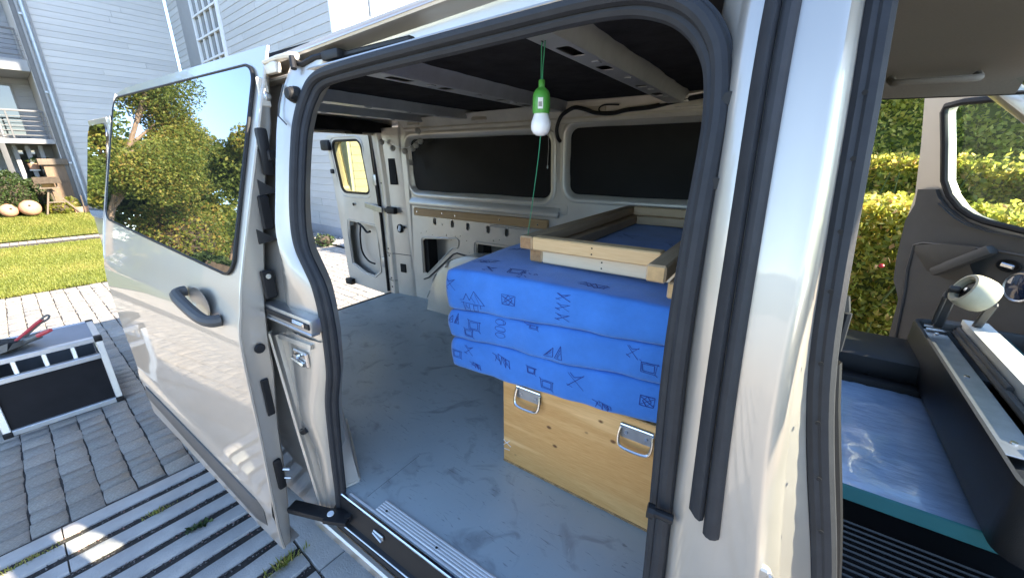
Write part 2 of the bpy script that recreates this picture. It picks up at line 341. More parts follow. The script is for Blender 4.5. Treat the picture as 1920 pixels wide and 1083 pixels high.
# --- houses: white boards laid one by one
PLK = {}
def plank_mesh(m):
    if m.name in PLK: return PLK[m.name]
    q = MB(); pr = [(0, -.004), (.012, -.008), (.012, -.5), (.004, -.985), (-.004, -.997)]   # (out, drop): lapped board
    me = bpy.data.meshes.new('plank')
    v = [(x, -o, 1 + d) for x in (-.5, .5) for o, d in [(0,-.004),(.006,-.01),(.015,-.975),(.012,-.99),(0,-.995)]]
    n = 5; f = [(i, i+1, n+i+1, n+i) for i in range(n-1)] + [tuple(range(n))[::-1], tuple(range(n, 2*n))]
    me.from_pydata(v, [], f); me.materials.append(m); me.update(); PLK[m.name] = me; return me
def clad(parent, u0, u1, z0, z1, course, place, piece, skip=None, m=M_board):
    me = plank_mesh(m); n = int((z1 - z0) / course)
    for i in range(n):
        z = z0 + i*course; cuts = [u0]
        u = u0 + random.uniform(.3, 1) * piece
        while u < u1 - .4: cuts.append(u); u += piece * random.uniform(.75, 1.2)
        cuts.append(u1); segs = []
        for c0, c1 in zip(cuts, cuts[1:]):
            parts = [(c0, c1)]
            for (s0, s1, sz0, sz1) in (skip or []):
                if z + course > sz0 and z < sz1: parts = [q for (p0, p1) in parts for q in ((p0, min(p1, s0)), (max(p0, s1), p1)) if q[1] - q[0] > .05]
            segs += parts
        for c0, c1 in segs:
            o = bpy.data.objects.new('plank', me); COL.objects.link(o); o.parent = parent
            loc, rz = place((c0 + c1)/2, z); o.location = loc; o.rotation_euler.z = rz; o.scale = (c1 - c0 - .009, 1, course)
wing = thing('clad_hall', 'white boarded house wing with a tall many-paned window behind the van roof', 'house', (0,0,0), TH)
b = MB(); b.box((-11.25, 8.06, 5.1), (9.28, 8, 10.2)); b.build('wall', M_board, wing)
b = MB(); b.box((-11.25, 4.07, .05), (9.34, .06, .34), .005); b.build('plinth', M_plinth, wing)
b = MB(); b.box((-11.25, 8, 10.4), (10.2, 9.2, .2)); b.loft([[(-16.3, 3.4, 10.5), (-6.2, 3.4, 10.5)], [(-16.3, 8, 12.6), (-6.2, 8, 12.6)], [(-16.3, 12.6, 10.5), (-6.2, 12.6, 10.5)]]); b.build('roof', M_roofred, wing)
clad(wing, -15.88, -6.64, .22, 10.1, .155, lambda u, z: ((u, 4.06, z), 0), 3.1, [(-14.75, -11.75, 2.0, 8.6)])
clad(wing, 4.1, 10, .22, 10.1, .155, lambda u, z: ((-6.61, u, z), PI/2), 6.0)
b = MB(); b.box((-6.63, 4.05, 5.2), (.05, .05, 10)); b.build('corner_board', M_white, wing)
b = MB(); b.box((-14.25, 4.03, 5.3), (.95, .07, 6.6), .01); b.build('column', M_trim, wing)
win = MB(); a0, a1, z0, z1 = -13.68, -11.84, 2.08, 8.5
for a in (a0, a1): win.box((a, 4.03, (z0+z1)/2), (.07, .09, z1-z0), .008)
for z in (z0, z1): win.box(((a0+a1)/2, 4.03, z), (a1-a0+.066, .088, .07), .008)
win = win.build('window', M_white, wing)
b = MB()
for i in range(1, 4): b.box((a0 + (a1-a0)*i/4, 4.028, (z0+z1)/2), (.032, .06, z1-z0-.06), .004)
zz = z0 + .02
while zz < z1 - .2:
    zz += .553; b.box(((a0+a1)/2, 4.025, zz), (a1-a0-.06, .064, .05), .004)
b.build('glazing_bars', M_white, win)
b = MB(); b.box(((a0+a1)/2, 4.055, (z0+z1)/2), (a1-a0-.02, .012, z1-z0-.02)); b.build('pane', M_wglass, win)
b = MB(); b.tube([(-6.56, 4.9, .3), (-6.56, 4.9, 10)], .06, 10); b.build('downpipe', M_zinc, wing)
b = MB(); b.box((-6.6, 6.4, 5.6), (.06, 1.0, 2.2), .01); wf = b.build('window', M_trim, wing); b = MB(); b.box((-6.57, 6.4, 5.6), (.02, .8, 2.0)); b.build('pane', M_wglass, wf)
apt = thing('balcony_house', 'white boarded apartment house with steel balconies behind the lawn', 'house', (0,0,0), TH)
b = MB(); b.box((-19.95, 2.4, 5.1), (8.0, 3.2, 10.2)); b.build('wall', M_board, apt)
clad(apt, .82, 3.98, .12, 10.1, .155, lambda u, z: ((-15.94, u, z), PI/2), 4.0)
b = MB(); b.box((-15.91, .93, 5.1), (.07, .05, 10), .006); b.box((-15.905, 1.08, 5.1), (.06, .07, 10), .006); b.build('corner_board', M_trim, apt)
b = MB(); b.tube([(-15.84, 1.02, .2), (-15.84, 1.02, 10)], .045, 10)
for z in (1.6, 3.4, 5.2): b.box((-15.86, .99, z), (.05, .16, .05), .004)
b.build('downpipe', M_zinc, apt)
b = MB(); b.box((-19.9, -.45, 5.1), (4.6, 2.5, 10.2)); b.build('rear_wall', M_trim, apt)  # rear wall, its boards and the slabs painted darker to hold balcony shade
clad(apt, -1.7, .8, .3, 8, .31, lambda u, z: ((-17.58, u, z), PI/2), 7, None, M_plinth)
for zc, th in ((4.0, .27), (2.15, .12), (6.9, .27)):
    b = MB(); b.box((-16.75, -.45, zc), (1.7, 2.48, th), .01); b.build('balcony_slab', M_trim, apt)
for bb in (.87, -.15, -1.6):
    b = MB(); b.box((-15.97, bb, 4.5), (.12, .11, 8.7), .01); b.build('post', M_grey, apt)
for z0, z1 in ((2.22, 2.9), (4.15, 4.82), (7.05, 7.7)):
    b = MB(); b.box((-15.89, -.45, z1), (.05, 2.4, .045), .006); b.box((-15.89, -.45, z0 + .08), (.03, 2.4, .03), .004)
    for k in range(1, 5): b.tube([(-15.89, -1.64, z0 + .08 + (z1 - z0 - .1)*k/5), (-15.89, .78, z0 + .08 + (z1 - z0 - .1)*k/5)], .009, 6)
    for bb in (.74, .1, -.6, -1.3): b.box((-15.89, bb, (z0+z1)/2), (.035, .035, z1-z0), .004)
    b.build('railing', M_grey, apt)
for bb, z0, z1 in ((.25, .3, 2.0), (-.55, .3, 2.0), (.2, 2.3, 3.7), (-.7, 2.3, 3.7), (.1, 4.3, 6.3)):
    b = MB(); b.box((-17.55, bb, (z0+z1)/2), (.06, .5, z1-z0), .01); wf = b.build('window', M_trim, apt)
    b = MB(); b.box((-17.515, bb, (z0+z1)/2), (.02, .4, z1-z0-.12)); b.build('pane', M_wglass, wf)
for bb in (.52, .28, .05, -.35): b = MB(); b.box((-16.6, bb, 1.1), (.09, .09, 1.95), .008); b.build('lower_post', M_trim, apt)
# --- things in the garden
fp = []
def potplant(bb, lab):
    t = thing('flower_pot', lab, 'flower pot', G(-16.55, bb, 1.42), 0, None)
    b = MB(); b.lathe([(.001,0),(.09,0),(.11,.16),(.1,.165),(.09,.12)], n=12); b.build('pot', M_terra, t)
    n = 90; d = rand_dirs(n)*rng.random(n)[:, None]**.4*.12 + np.array([0,0,.22]); U, V = leaf_axes(n, .035); quads('foliage', d, U, V, T_dark, t)
potplant(.28, 'left terracotta pot standing on a low balcony post'); potplant(.52, 'right terracotta pot standing on a low balcony post')
for bb in (.28, .52): b = MB(); b.box((-16.55, bb, 1.405), (.22, .2, .03)); b.build('post_cap', M_white, apt)
def leafy(name, c, rx, ry, rz, n, size, m, label, cat, shell=.75, trunk=None, group=None, zmin=0):
    t = thing(name, label, cat, c, 0, group); d = rand_dirs(n); r = (shell + (1 - shell)*rng.random(n))[:, None] * (1 + .1*np.sin(d[:, :1]*7 + d[:, 1:2]*5)); 
    C = d * r * np.array([rx, ry, rz]) + np.array([0, 0, rz*.92]); C = C[C[:, 2] > zmin]; U, V = leaf_axes(len(C), size)
    quads('foliage', C, U, V, m, t)
    b = MB(); rows = []
    for i in range(7):
        ph = PI*i/6; rows.append([(rx*.8*max(.02,math.sin(ph))*math.cos(2*PI*k/10), ry*.8*max(.02,math.sin(ph))*math.sin(2*PI*k/10), max(0, rz*.92 - rz*.8*math.cos(ph))) for k in range(10)])
    b.loft(rows, True); b.build('branches', M_bark_dark, t); return t
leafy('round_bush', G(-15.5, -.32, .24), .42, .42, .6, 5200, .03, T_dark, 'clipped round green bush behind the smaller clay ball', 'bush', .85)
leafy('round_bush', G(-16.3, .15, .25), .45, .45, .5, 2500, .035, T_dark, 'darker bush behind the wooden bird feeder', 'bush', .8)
leafy('leafy_plant', G(-15.35, .42, .27), .3, .26, .16, 900, .04, T_hedge, 'low leafy plant under the bird feeder', 'plant', .4)
leafy('leafy_plant', G(-15.45, .68, .27), .2, .16, .24, 600, .045, T_hedge, 'leafy plant beside the terracotta trough', 'plant', .4)
def clayball(c, r, label):
    t = thing('clay_ball', label, 'garden ball', c, random.random()*3); b = MB(); b.lathe([(max(.001, r*math.sin(PI*i/12)), r*(1 - math.cos(PI*i/12))) for i in range(13)], n=20); b.build('shell', M_terra, t)
    for k in range(9):
        d = Vector(rand_dirs(1)[0]); b = MB(); b.lathe([(.001,.004),(.022,.004),(.026,0),(.026,-.02)], (0,0,r), 10, 'z'); 
        o = b.build('hole', M_soil, t); o.matrix_local = Matrix.Translation((0,0,r)) @ d.to_track_quat('Z','Y').to_matrix().to_4x4() @ Matrix.Translation((0,0,0))
clayball(G(-15.2, -.46, .29), .165, 'smaller clay ball in front of the round bush'); clayball(G(-15.15, -.10, .29), .2, 'larger clay ball beside the legs of the bird feeder')
t = thing('bird_feeder', 'wooden bird feeder with a small roof on splayed legs by the house', 'bird feeder', G(-15.2, .35, .27), TH)
b = MB(); b.bar((-.02,-.02,.68), (0,-.2,0), .035, .035); b.build('leg', M_wood_old, t); b = MB(); b.bar((0,.02,.68), (.05,.42,.02), .035, .035); b.build('leg', M_wood_old, t); b = MB(); b.bar((-.02,0,.68), (-.3,.05,0), .035, .035); b.build('leg', M_wood_old, t)
b = MB(); b.bar((0,-.1,.33), (.02,.22,.33), .025, .03); b.build('rail', M_wood_old, t)
b = MB(); b.box((0,0,.7), (.3,.36,.03), .004); b.build('tray', M_wood_old, t)
for s in (-1, 1):
    b = MB(); b.add([(s*.02,-.24,.98),(s*.02,.24,.98),(s*.24,.24,.84),(s*.24,-.24,.84),(s*.02,-.24,.96),(s*.02,.24,.96),(s*.24,.24,.82),(s*.24,-.24,.82)], [(0,1,2,3),(7,6,5,4),(0,3,7,4),(1,5,6,2),(2,6,7,3),(0,4,5,1)]); b.build('roof', M_bark_dark, t)
for x in (-.12,.12):
    for y in (-.15,.15): b = MB(); b.box((x, y, .78), (.02,.02,.16)); b.build('feeder_post', M_wood_old, t)
b = MB(); b.box((0,0,.77), (.16,.22,.1), .01); b.build('seed_house', mat('ochre_wood', (.38,.22,.07), .8, var=.2), t)
t = thing('garden_trough', 'terracotta trough at the foot of the white house corner', 'planter', G(-15.3, .84, .25), TH)
b = MB(); b.loft([[(-.1,-.15,0),(.1,-.15,0),(.1,.15,0),(-.1,.15,0)], [(-.13,-.18,.19),(.13,-.18,.19),(.13,.18,.19),(-.13,.18,.19)], [(-.11,-.16,.19),(.11,-.16,.19),(.11,.16,.19),(-.11,.16,.19)], [(-.1,-.15,.12),(.1,-.15,.12),(.1,.15,.12),(-.1,.15,.12)]], True, True); b.build('trough', M_terra, t)
b = MB(); b.tube([(.16, .02, 0), (.14, .03, .5)], .015, 6); st = b.build('stake', M_wood_old, t); 
t = thing('garden_cabinet', 'weathered wooden garden cabinet with a flat roof beside the downpipe', 'cabinet', G(-16.05, .62, .2), TH)
b = MB(); b.box((0,0,.68), (.3,.4,1.36), .01); b.build('body', wood_mat('cabinet_wood', (.16,.11,.07), (.28,.19,.12), 2, knots=False, rough=.8), t); b = MB(); b.box((.02,0,1.43), (.42,.56,.16), .01); b.build('roof', M_wood_old, t)
b = MB(); b.box((.157,0,.9), (.012,.36,.012)); b.box((.157,0,.35), (.012,.36,.012)); b.build('rail', M_wood_old, t)
# --- gravel bed and shrubs by the wing, seen through the rear doors
gb = sheet('gravel_bed', -14, -5.6, 3.55, 4.03, .0, M_soil)
tag(pebble_field('gravel', 5200, lambda: (random.uniform(-10.5, -5.7), random.uniform(3.56, 4.0), .01 + random.uniform(0,.02)), .024, T_peb2), 'grey gravel bed at the foot of the boarded wall', 'gravel')
leafy('yellow_shrub', (-7.9, 3.86, 0), .6, .3, .26, 2200, .035, T_hedge, 'low yellow-green shrub in the gravel seen through the rear door', 'shrub', .35)
leafy('small_weed', (-6.55, 3.85, 0), .25, .2, .13, 500, .03, T_dark, 'small dark green weed in the gravel by the wall', 'weed', .35)
# --- hedges on the far side of the van
def hedge(name, x0, x1, y0, y1, z1, n, size, m, label, bump=.06, z0=.0, t0=None, core=True):
    t = thing(name, label, 'hedge', ((x0+x1)/2, (y0+y1)/2, 0)); cx, cy = (x0+x1)/2, (y0+y1)/2; L, D = x1-x0, y1-y0
    k1 = int(n*.62); k2 = n - k1; M_ = max(30, int(k1/38)); cc = np.column_stack([rng.uniform(-L/2, L/2, M_), -D/2 - bump*1.6*rng.random(M_)**1.5 + .05, rng.uniform(z0, z1, M_)])
    pick = rng.integers(0, M_, k1); front = cc[pick] + rng.normal(0, 1, (k1, 3))*np.array([.055,.035,.055])*1.0; stray = rng.random(k1) < .45
    front[stray] = np.column_stack([rng.uniform(-L/2, L/2, stray.sum()), -D/2 + np.abs(rng.normal(0,.07,stray.sum())), rng.uniform(z0, z1, stray.sum())])
    u2 = rng.uniform(-L/2, L/2, k2); y2 = rng.uniform(-D/2 - .05, D/2, k2); z2 = z1 - np.abs(rng.normal(0,.07,k2)) + bump*.7*(np.sin(u2*4.1 + y2*3.3) + .6*np.sin(u2*11 - y2*7)) + .05*rng.random(k2)**4
    C = np.concatenate([front, np.column_stack([u2, y2, z2])])
    U, V = leaf_axes(n, size, .6); quads('foliage', C, U, V, m, t)
    if core:
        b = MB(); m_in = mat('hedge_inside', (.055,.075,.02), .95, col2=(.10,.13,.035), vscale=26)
        for k in range(int(L*14)):
            x = random.uniform(-L/2, L/2); y = random.uniform(-D/2 + .05, D/2); p = [(x, y, z0)]
            for i in range(4): p.append((p[-1][0] + random.uniform(-.13,.13), p[-1][1] + random.uniform(-.12,.12), z0 + (z1 - z0)*(i+1)/4.2))
            b.tube(p, [.012,.01,.008,.006,.003], 5)
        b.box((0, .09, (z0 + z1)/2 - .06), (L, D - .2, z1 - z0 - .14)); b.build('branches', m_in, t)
    return t
h1 = hedge('near_hedge', .3, 5.2, 3.2, 3.95, 1.36, 48000, .023, T_hedge, 'nearest trimmed leafy hedge seen through the open driver door')
d = thing('rose_bloom', 'single red bloom in the near hedge by the driver door', 'flower', (1.69, 3.0, 1.0)); b = MB(); b.lathe([(.001,-.014),(.014,-.008),(.017,.003),(.011,.012),(.001,.014)], n=10); b.build('petals', mat('red_petal', (.45,.02,.03), .5), d)
hedge('middle_hedge', .3, 5.4, 4.25, 4.9, 1.66, 40000, .024, T_hedge, 'middle hedge with yellow-green top behind the nearest hedge', .06)
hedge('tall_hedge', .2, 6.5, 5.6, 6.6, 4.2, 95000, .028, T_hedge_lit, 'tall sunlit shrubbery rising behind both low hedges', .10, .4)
# --- trees and hedges across the drive (they show in the door glass)
def tree(c, H, zc, R, n, label, size=.034, m=T_tree, tr=.11, squash=1.0, lean=10):
    t = thing('leafy_tree', label, 'tree', c, 0, 'trees along the drive'); t.rotation_euler.x = -rad(lean)
    b = MB(); p = [(0,0,0), (.02,.01,zc*.5), (-.02,.03,zc), (.03,0,zc + (H-zc)*.5), (0,0,H*.9)]
    b.tube(smooth_path(p, 3), [tr*(1 - .8*i/12) for i in range(13)], 9)
    lobes = []
    for k in range(17):
        a = k*2.4; z = zc + (H - zc)*(.06 + .82*((k*.618) % 1)); rr = R*(.35 + .5*((k*.37) % 1)) * (1 - .45*max(0, (z - zc)/(H - zc) - .45)); e = Vector((rr*math.cos(a), rr*math.sin(a), z))
        lobes.append((e, R*random.uniform(.42,.62))); b.tube([(0,0,max(zc*.8, z - rr*.9)), e*.5 + Vector((0,0,(z - .2*rr)*.5)), e], [tr*.4, tr*.25, .012], 6)
    b.build('trunk', M_bark, t)
    lobes.append((Vector((0,0,zc + (H-zc)*.45)), R*.75)); C = []
    for e, r in lobes:
        k = int(n*r*r/sum(q*q for _, q in lobes)); d = rand_dirs(k)*(rng.random(k)**.45)[:, None]*r; d[:, 2] *= .8*squash; C.append(d + np.array(e))
    C = np.concatenate(C); U, V = leaf_axes(len(C), size, .6, -.3)
    tone = np.clip(rng.random(len(C))*.75 + .22*np.sin(C[:, 0]*2.1 + C[:, 2]*1.7), 0, 1); quads('crown', C, U, V, m, t, None, tone); return t
tree((-7.0, -3.78, 0), 4.3, 2.2, .78, 24000, 'leafy tree with pale trunk mirrored at the right of the door window')
tree((-12, -3.45, 0), 8.8, 2.6, 1.5, 70000, 'broad leafy tree with slim trunk mirrored at the left of the door window', tr=.1)
tree((-16.5, -6.6, 0), 5.6, 1.8, 2.2, 40000, 'tall tree behind, mirrored in the middle of the door window', .09)
tree((-20, -3.6, 0), 8.8, 1.6, 2.8, 50000, 'far tree mirrored beside the rear edge of the door window', .1)
tree((-12.9, -1.55, 0), 4.6, 1.3, .85, 9000, 'small leafy tree mirrored in the window of the right rear door', tr=.06)
leafy('large_bush', (-12.6, -4.75, 0), 1.6, 1.1, 1.6, 14000, .045, T_tree, 'big green bush mirrored below the tree crowns in the door window', 'bush', .7)
hedge2 = thing('garden_hedge', 'dark clipped hedge mirrored low in the door window', 'hedge', (-10, -4.6, 0), rad(-158)); n = 12000
u = rng.uniform(-4, 4, n); z = rng.uniform(0, 1.5, n); s = rng.choice([-1, 1], n); C = np.column_stack([u, s*(.4 + rng.normal(0,.04,n)), z]); k = n//4; C[:k, 1] = rng.uniform(-.4,.4,k); C[:k, 2] = 1.5 + rng.normal(0,.04,k)
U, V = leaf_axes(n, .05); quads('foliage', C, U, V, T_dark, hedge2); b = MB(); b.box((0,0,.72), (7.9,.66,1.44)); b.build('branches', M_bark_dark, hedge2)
nb = thing('neighbour_house', 'pale house with red tiled roof across the drive, only mirrored in the glass', 'house', (-44, -26, 0), rad(20))
b = MB(); b.box((0,0,2.7), (10,8,5.4)); b.build('wall', M_board, nb); b = MB(); b.loft([[(-5.5,-4.6,5.3),(5.5,-4.6,5.3)],[(-5.5,0,8.6),(5.5,0,8.6)],[(-5.5,4.6,5.3),(5.5,4.6,5.3)]]); b.build('roof', M_roofred, nb)
for x in (-3, 0, 3):
    for zc in (1.6, 4.1):
        b = MB(); b.box((5.01, x, zc), (.06,1.1,1.3), .02); f_ = b.build('window', M_white, nb); b = MB(); b.box((5.05, x, zc), (.02,.9,1.1)); b.build('pane', M_wglass, f_)
hedge('far_hedge', -8, 14, -13.4, -12.6, 1.7, 9000, .09, T_hedge, 'long hedge across the drive behind the photographer')
# ================================================================ THE VAN
M_silver = mat('silver_paint', (.50,.465,.41), .45, .72, coat=1, coat_rough=.025, bump=.012, bscale=900, rvar=.05, vscale=5, detail=8)
M_inner = mat('inner_paint', (.62,.585,.52), .42, .45, var=.06, vscale=5, rvar=.08)
M_cream = mat('primer_paint', (.62,.57,.48), .5, .3, var=.08, vscale=9)
M_rub = mat('black_rubber', (.016,.016,.017), .6, spec=.25, var=.15, vscale=40, bump=.05, bscale=200)
M_rub2 = mat('grey_rubber', (.024,.025,.028), .62, spec=.3, var=.15, vscale=30, bump=.05, bscale=300)
M_blk = mat('black_plastic', (.011,.011,.012), .5, spec=.3, bump=.06, bscale=500)
M_trimg = mat('dark_trim', (.075,.072,.068), .52, spec=.35, var=.08, bump=.05, bscale=700)
M_felt = mat('black_felt', (.028,.028,.031), 1.0, var=.3, vscale=14, bump=.35, bscale=500, spec=.1)
M_film = mat('blackout_film', (.006,.006,.0063), .6, var=.35, vscale=4, spec=.25)
M_chrome = mat('bright_steel', (.62,.62,.62), .2, 1, var=.06)
M_alu = mat('aluminium', (.62,.61,.585), .55, .3, var=.1, vscale=25, rvar=.1, stretch=(.2,1,1))
M_dark = mat('dark_cavity', (.012,.011,.01), .9)  # near-black for fixings and print; on openings it paints their inner shade
M_plate = mat('zinc_plate', (.42,.43,.44), .35, .9, var=.12, vscale=20)
M_head = mat('headliner_cloth', (.2,.19,.175), .95, var=.06, vscale=200, bump=.12, bscale=600)
def floor_mat():
    m = bpy.data.materials.new('grey_floor_paint'); m.use_nodes = True; n = m.node_tree.nodes; l = m.node_tree.links; b = n['Principled BSDF']; tc = n.new('ShaderNodeTexCoord')
    def noise(sc, det, st=None, dist=0):
        t = n.new('ShaderNodeTexNoise'); t.inputs['Scale'].default_value = sc; t.inputs['Detail'].default_value = det; t.inputs['Distortion'].default_value = dist; v = tc.outputs['Object']
        if st: mp = n.new('ShaderNodeMapping'); mp.inputs['Scale'].default_value = st; mp.inputs['Rotation'].default_value = (0,0,rad(35)); l.new(v, mp.inputs[0]); v = mp.outputs[0]
        l.new(v, t.inputs[0]); return t.outputs[0]
    def ramp(src, p0, p1, c0, c1):
        r = n.new('ShaderNodeValToRGB'); e = r.color_ramp.elements; e[0].position = p0; e[1].position = p1; e[0].color = (*c0, 1); e[1].color = (*c1, 1); l.new(src, r.inputs[0]); return r.outputs[0]
    base = ramp(noise(2.2, 6), .3, .7, (.31,.365,.375), (.39,.44,.44))
    def mixc(fac, a, col):
        x = n.new('ShaderNodeMix'); x.data_type = 'RGBA'; l.new(fac, x.inputs['Factor']); l.new(a, x.inputs['A']); x.inputs['B'].default_value = (*col, 1); return x.outputs['Result']
    base = mixc(ramp(noise(7, 10, None, 1.5), .56, .72, (0,0,0), (.55,.55,.55)), base, (.13,.145,.15))
    base = mixc(ramp(noise(9, 8, (1, 9, 1), 2.5), .645, .675, (0,0,0), (.5,.5,.5)), base, (.085,.092,.097))
    base = mixc(ramp(noise(14, 8, (9, 1, 1), 2.0), .67, .7, (0,0,0), (.5,.5,.5)), base, (.42,.45,.46))
    base = mixc(ramp(noise(120, 3), .66, .75, (0,0,0), (.4,.4,.4)), base, (.36,.38,.38))
    l.new(base, b.inputs['Base Color']); l.new(ramp(noise(3.5, 8), .35, .7, (.3,.3,.3), (.55,.55,.55)), b.inputs['Roughness'])
    bp = n.new('ShaderNodeBump'); bp.inputs['Strength'].default_value = .08; bp.inputs['Distance'].default_value = .003; l.new(noise(90, 4), bp.inputs['Height']); l.new(bp.outputs[0], b.inputs['Normal']); return m
M_floor = floor_mat()
def glass_mat(name, tint, refl=.9):
    m = bpy.data.materials.new(name); m.use_nodes = True; n = m.node_tree.nodes; l = m.node_tree.links
    n.remove(n['Principled BSDF']); tr = n.new('ShaderNodeBsdfTransparent'); tr.inputs[0].default_value = (*tint, 1); gl = n.new('ShaderNodeBsdfGlossy'); gl.inputs['Roughness'].default_value = .01
    lw = n.new('ShaderNodeLayerWeight'); lw.inputs[0].default_value = .5; pw = n.new('ShaderNodeMath'); pw.operation = 'POWER'; pw.inputs[1].default_value = 5; l.new(lw.outputs['Facing'], pw.inputs[0]); fr = n.new('ShaderNodeMath'); fr.operation = 'MULTIPLY_ADD'; fr.inputs[1].default_value = .9; fr.inputs[2].default_value = .02; l.new(pw.outputs[0], fr.inputs[0]); mx = n.new('ShaderNodeMixShader'); l.new(fr.outputs[0], mx.inputs[0]); l.new(tr.outputs[0], mx.inputs[1]); l.new(gl.outputs[0], mx.inputs[2]); l.new(mx.outputs[0], n['Material Output'].inputs[0]); return m
M_clear = glass_mat('clear_glass', (.86,.93,.9)); M_green = glass_mat('tinted_glass', (.60,.60,.44))
M_privacy = mat('privacy_glass', (.012,.014,.014), .012, 0, coat=1, coat_rough=.0, spec=1.0); M_privacy.node_tree.nodes['Principled BSDF'].inputs['IOR'].default_value = 2.5
van = thing('van', 'silver panel van with sliding side door, rear doors and cab doors standing open', 'van')
YS_Z = [.3,1.30,1.42,1.50,1.60,1.68,1.76,1.82,1.87,1.95,2.0]; YS_Y = [.045,.045,.0455,.052,.065,.081,.101,.12,.14,.175,.2]
def ys(z): return lerp(z, YS_Z, YS_Y)
SC_Z = [.40,.482,.546,.688,.821,.946,1.01,1.075,1.179,1.246,1.296,1.345,1.389,1.433,1.479,1.547,1.636,1.701,1.754,1.806,1.843,1.866,1.9,1.96]
SC_X = [-.07,-.066,-.054,-.043,-.029,-.012,.008,.03,.039,.039,.036,.024,-.002,-.030,-.044,-.047,-.044,-.044,-.044,-.036,-.022,-.005,.02,.05]
def sxC(z): return lerp(z, SC_Z, SC_X)
def sxB(z): return lerp(z, [.4,1.02,1.2,1.38,1.52,1.7,1.95], [1.0,.986,.979,.972,.970,.970,.966])
# --- opening seal
pth = [(sxC(z), ys(z), z) for z in (.45,.5,.6,.72,.83,.94,1.0,1.06,1.12,1.2,1.26,1.31,1.35,1.389,1.433,1.479,1.547,1.636,1.7,1.754,1.806,1.843)]
pth += [(-.003,.137,1.866),(.04,.142,1.88),(.151,.145,1.887),(.301,.149,1.893),(.51,.151,1.899),(.671,.153,1.904),(.743,.153,1.905),(.8,.152,1.903),(.845,.149,1.896),(.893,.142,1.877),(.926,.132,1.851),(.948,.122,1.82),(.959,.114,1.791),(.967,.1,1.744)]
pth += [(sxB(z), ys(z), z) for z in (1.7,1.6,1.5,1.38,1.2,1.02,.8,.6,.45)]
P = [Vector(p) for p in smooth_path(pth, 4)]; b = MB(); cen = Vector((.46, .2, 1.15))
inn = [p + ((cen - p) * Vector((1,0,1))).normalized()*.0085 + Vector((0,.008,0)) for p in P]; out = [p - ((cen - p) * Vector((1,0,1))).normalized()*.0075 + Vector((0,-.004,0)) for p in P]
b.tube(out, .0125, 10); b.tube(inn, .0115, 10); b.tube([p - ((cen - p) * Vector((1,0,1))).normalized()*.021 + Vector((0,.004,0)) for p in P], .0045, 6); b.build('door_seal', M_rub2, van)
# --- rear pillar of the door opening
b = MB(); rows = []
for i in range(27):
    z = 1.165 + (1.925 - 1.165)*i/26; xL = lerp(z, [1.16,1.227,1.273,1.40,1.477,1.679,1.818,1.888,1.95], [-.21,-.19,-.178,-.135,-.122,-.122,-.146,-.152,-.15]) ; xS = sxC(z) - .016; y = ys(z)
    f = lerp(z, [1.17,1.26,1.34,1.40,1.46,1.60,1.66,1.75], [.2,.3,.5,.55,.5,.42,.34,.3]); d = lerp(z, [1.17,1.25,1.36,1.5,1.6,1.75], [.018,.02,.034,.038,.03,.026])
    rows.append([(xL - .004, y + .06, z), (xL, y + .005, z), (xL + (xS-xL)*.12, y - d*.55, z), (xL + (xS-xL)*f, y - d, z), (xL + (xS-xL)*(f+.25), y - d*.75, z), (xL + (xS-xL)*.9, y - .012, z), (xS, y - .002, z), (xS + .010, y + .018, z), (xS - .02, y + .06, z)])
b.loft(rows, flip=True); b.build('rear_pillar', M_silver, van, ang=50)
b = MB(); b.loft([[(x, ys(z) + .0 - .02 - d, z) for x, z in ((-.095,1.80),(-.03 - .045,1.772),(-.062,1.80),(-.055,1.85),(-.09,1.872))] for d in (0, .006)], True, True); 
b = MB(); c = Vector((-.062, ys(1.85) - .012, 1.842))
for r, d in ((.022,.0),(.019,.012),(.0155,.022)): b.lathe([(r, 0), (r, .01), (r - .003, .014), (r*.5, .015)], c + Vector((.006*d/.01, -d, 0)), 18, 'y', Matrix.Scale(-1, 4, (0,1,0)))
b.build('rubber_plug', M_rub, van)
b = MB(); b.tube([(-.11, ys(1.87)-.028, 1.872), (-.108, ys(1.82)-.03, 1.82), (-.1, ys(1.79)-.031, 1.79), (-.065, ys(1.765)-.024, 1.768)], .0022, 6); b.build('panel_seam', M_trimg, van)
# lower part of that pillar, rail, track end
b = MB(); rows = []
for i in range(22):
    z = .44 + (1.17 - .44)*i/21; x0 = lerp(z, [.44,.77,1.13,1.17], [-.163,-.222,-.284,-.29]); xS = sxC(z) - .018; a = x0 + .075
    bul = lerp(z, [.44,.7,.85,.95,1.1], [.0,.0,.018,.012,0]); xl2 = lerp(z, [.44,.73,.86,.99,1.12], [-.13,-.15,-.2,-.205,-.19]) + .0
    rows.append([(a - .01, .075, z), (xl2 - .012, .06, z), (xl2, .032 - bul*.3, z), (xl2*.6 + xS*.4, .022 - bul, z), (xl2*.25 + xS*.75, .024 - bul*.6, z), (xS - .012, .030, z), (xS, .041, z), (xS + .012, .052, z), (xS - .012, .10, z)])
b.loft(rows, flip=True); b.build('rear_pillar_foot', M_silver, van, ang=50)
b = MB(); rows = []
for i in range(12):
    z = .45 + (1.135 - .45)*i/11; x0 = lerp(z, [.45,.77,1.135], [-.160,-.224,-.284])
    rows.append([(x0, .03, z), (x0 + .002, .012, z), (x0 + .018, .008, z), (x0 + .02, .014, z), (x0 + .036, .012, z), (x0 + .05, .016, z), (x0 + .052, .05, z)])
b.loft(rows, flip=True); b.build('pillar_rail', M_silver, van, ang=30)
b = MB(); b.tube([(-.175, .012, .79), (-.15, .004, .80)], .008, 8); b.tube([(-.15, .006, .80), (-.125, .01, .82)], .01, 8); b.build('clip', M_blk, van)
b = MB(); b.box((-.10, .018, 1.232), (.27, .04, .046), .008); b.box((-.10, .01, 1.209), (.27, .03, .009), .003); b.build('track_end', M_plate, van)
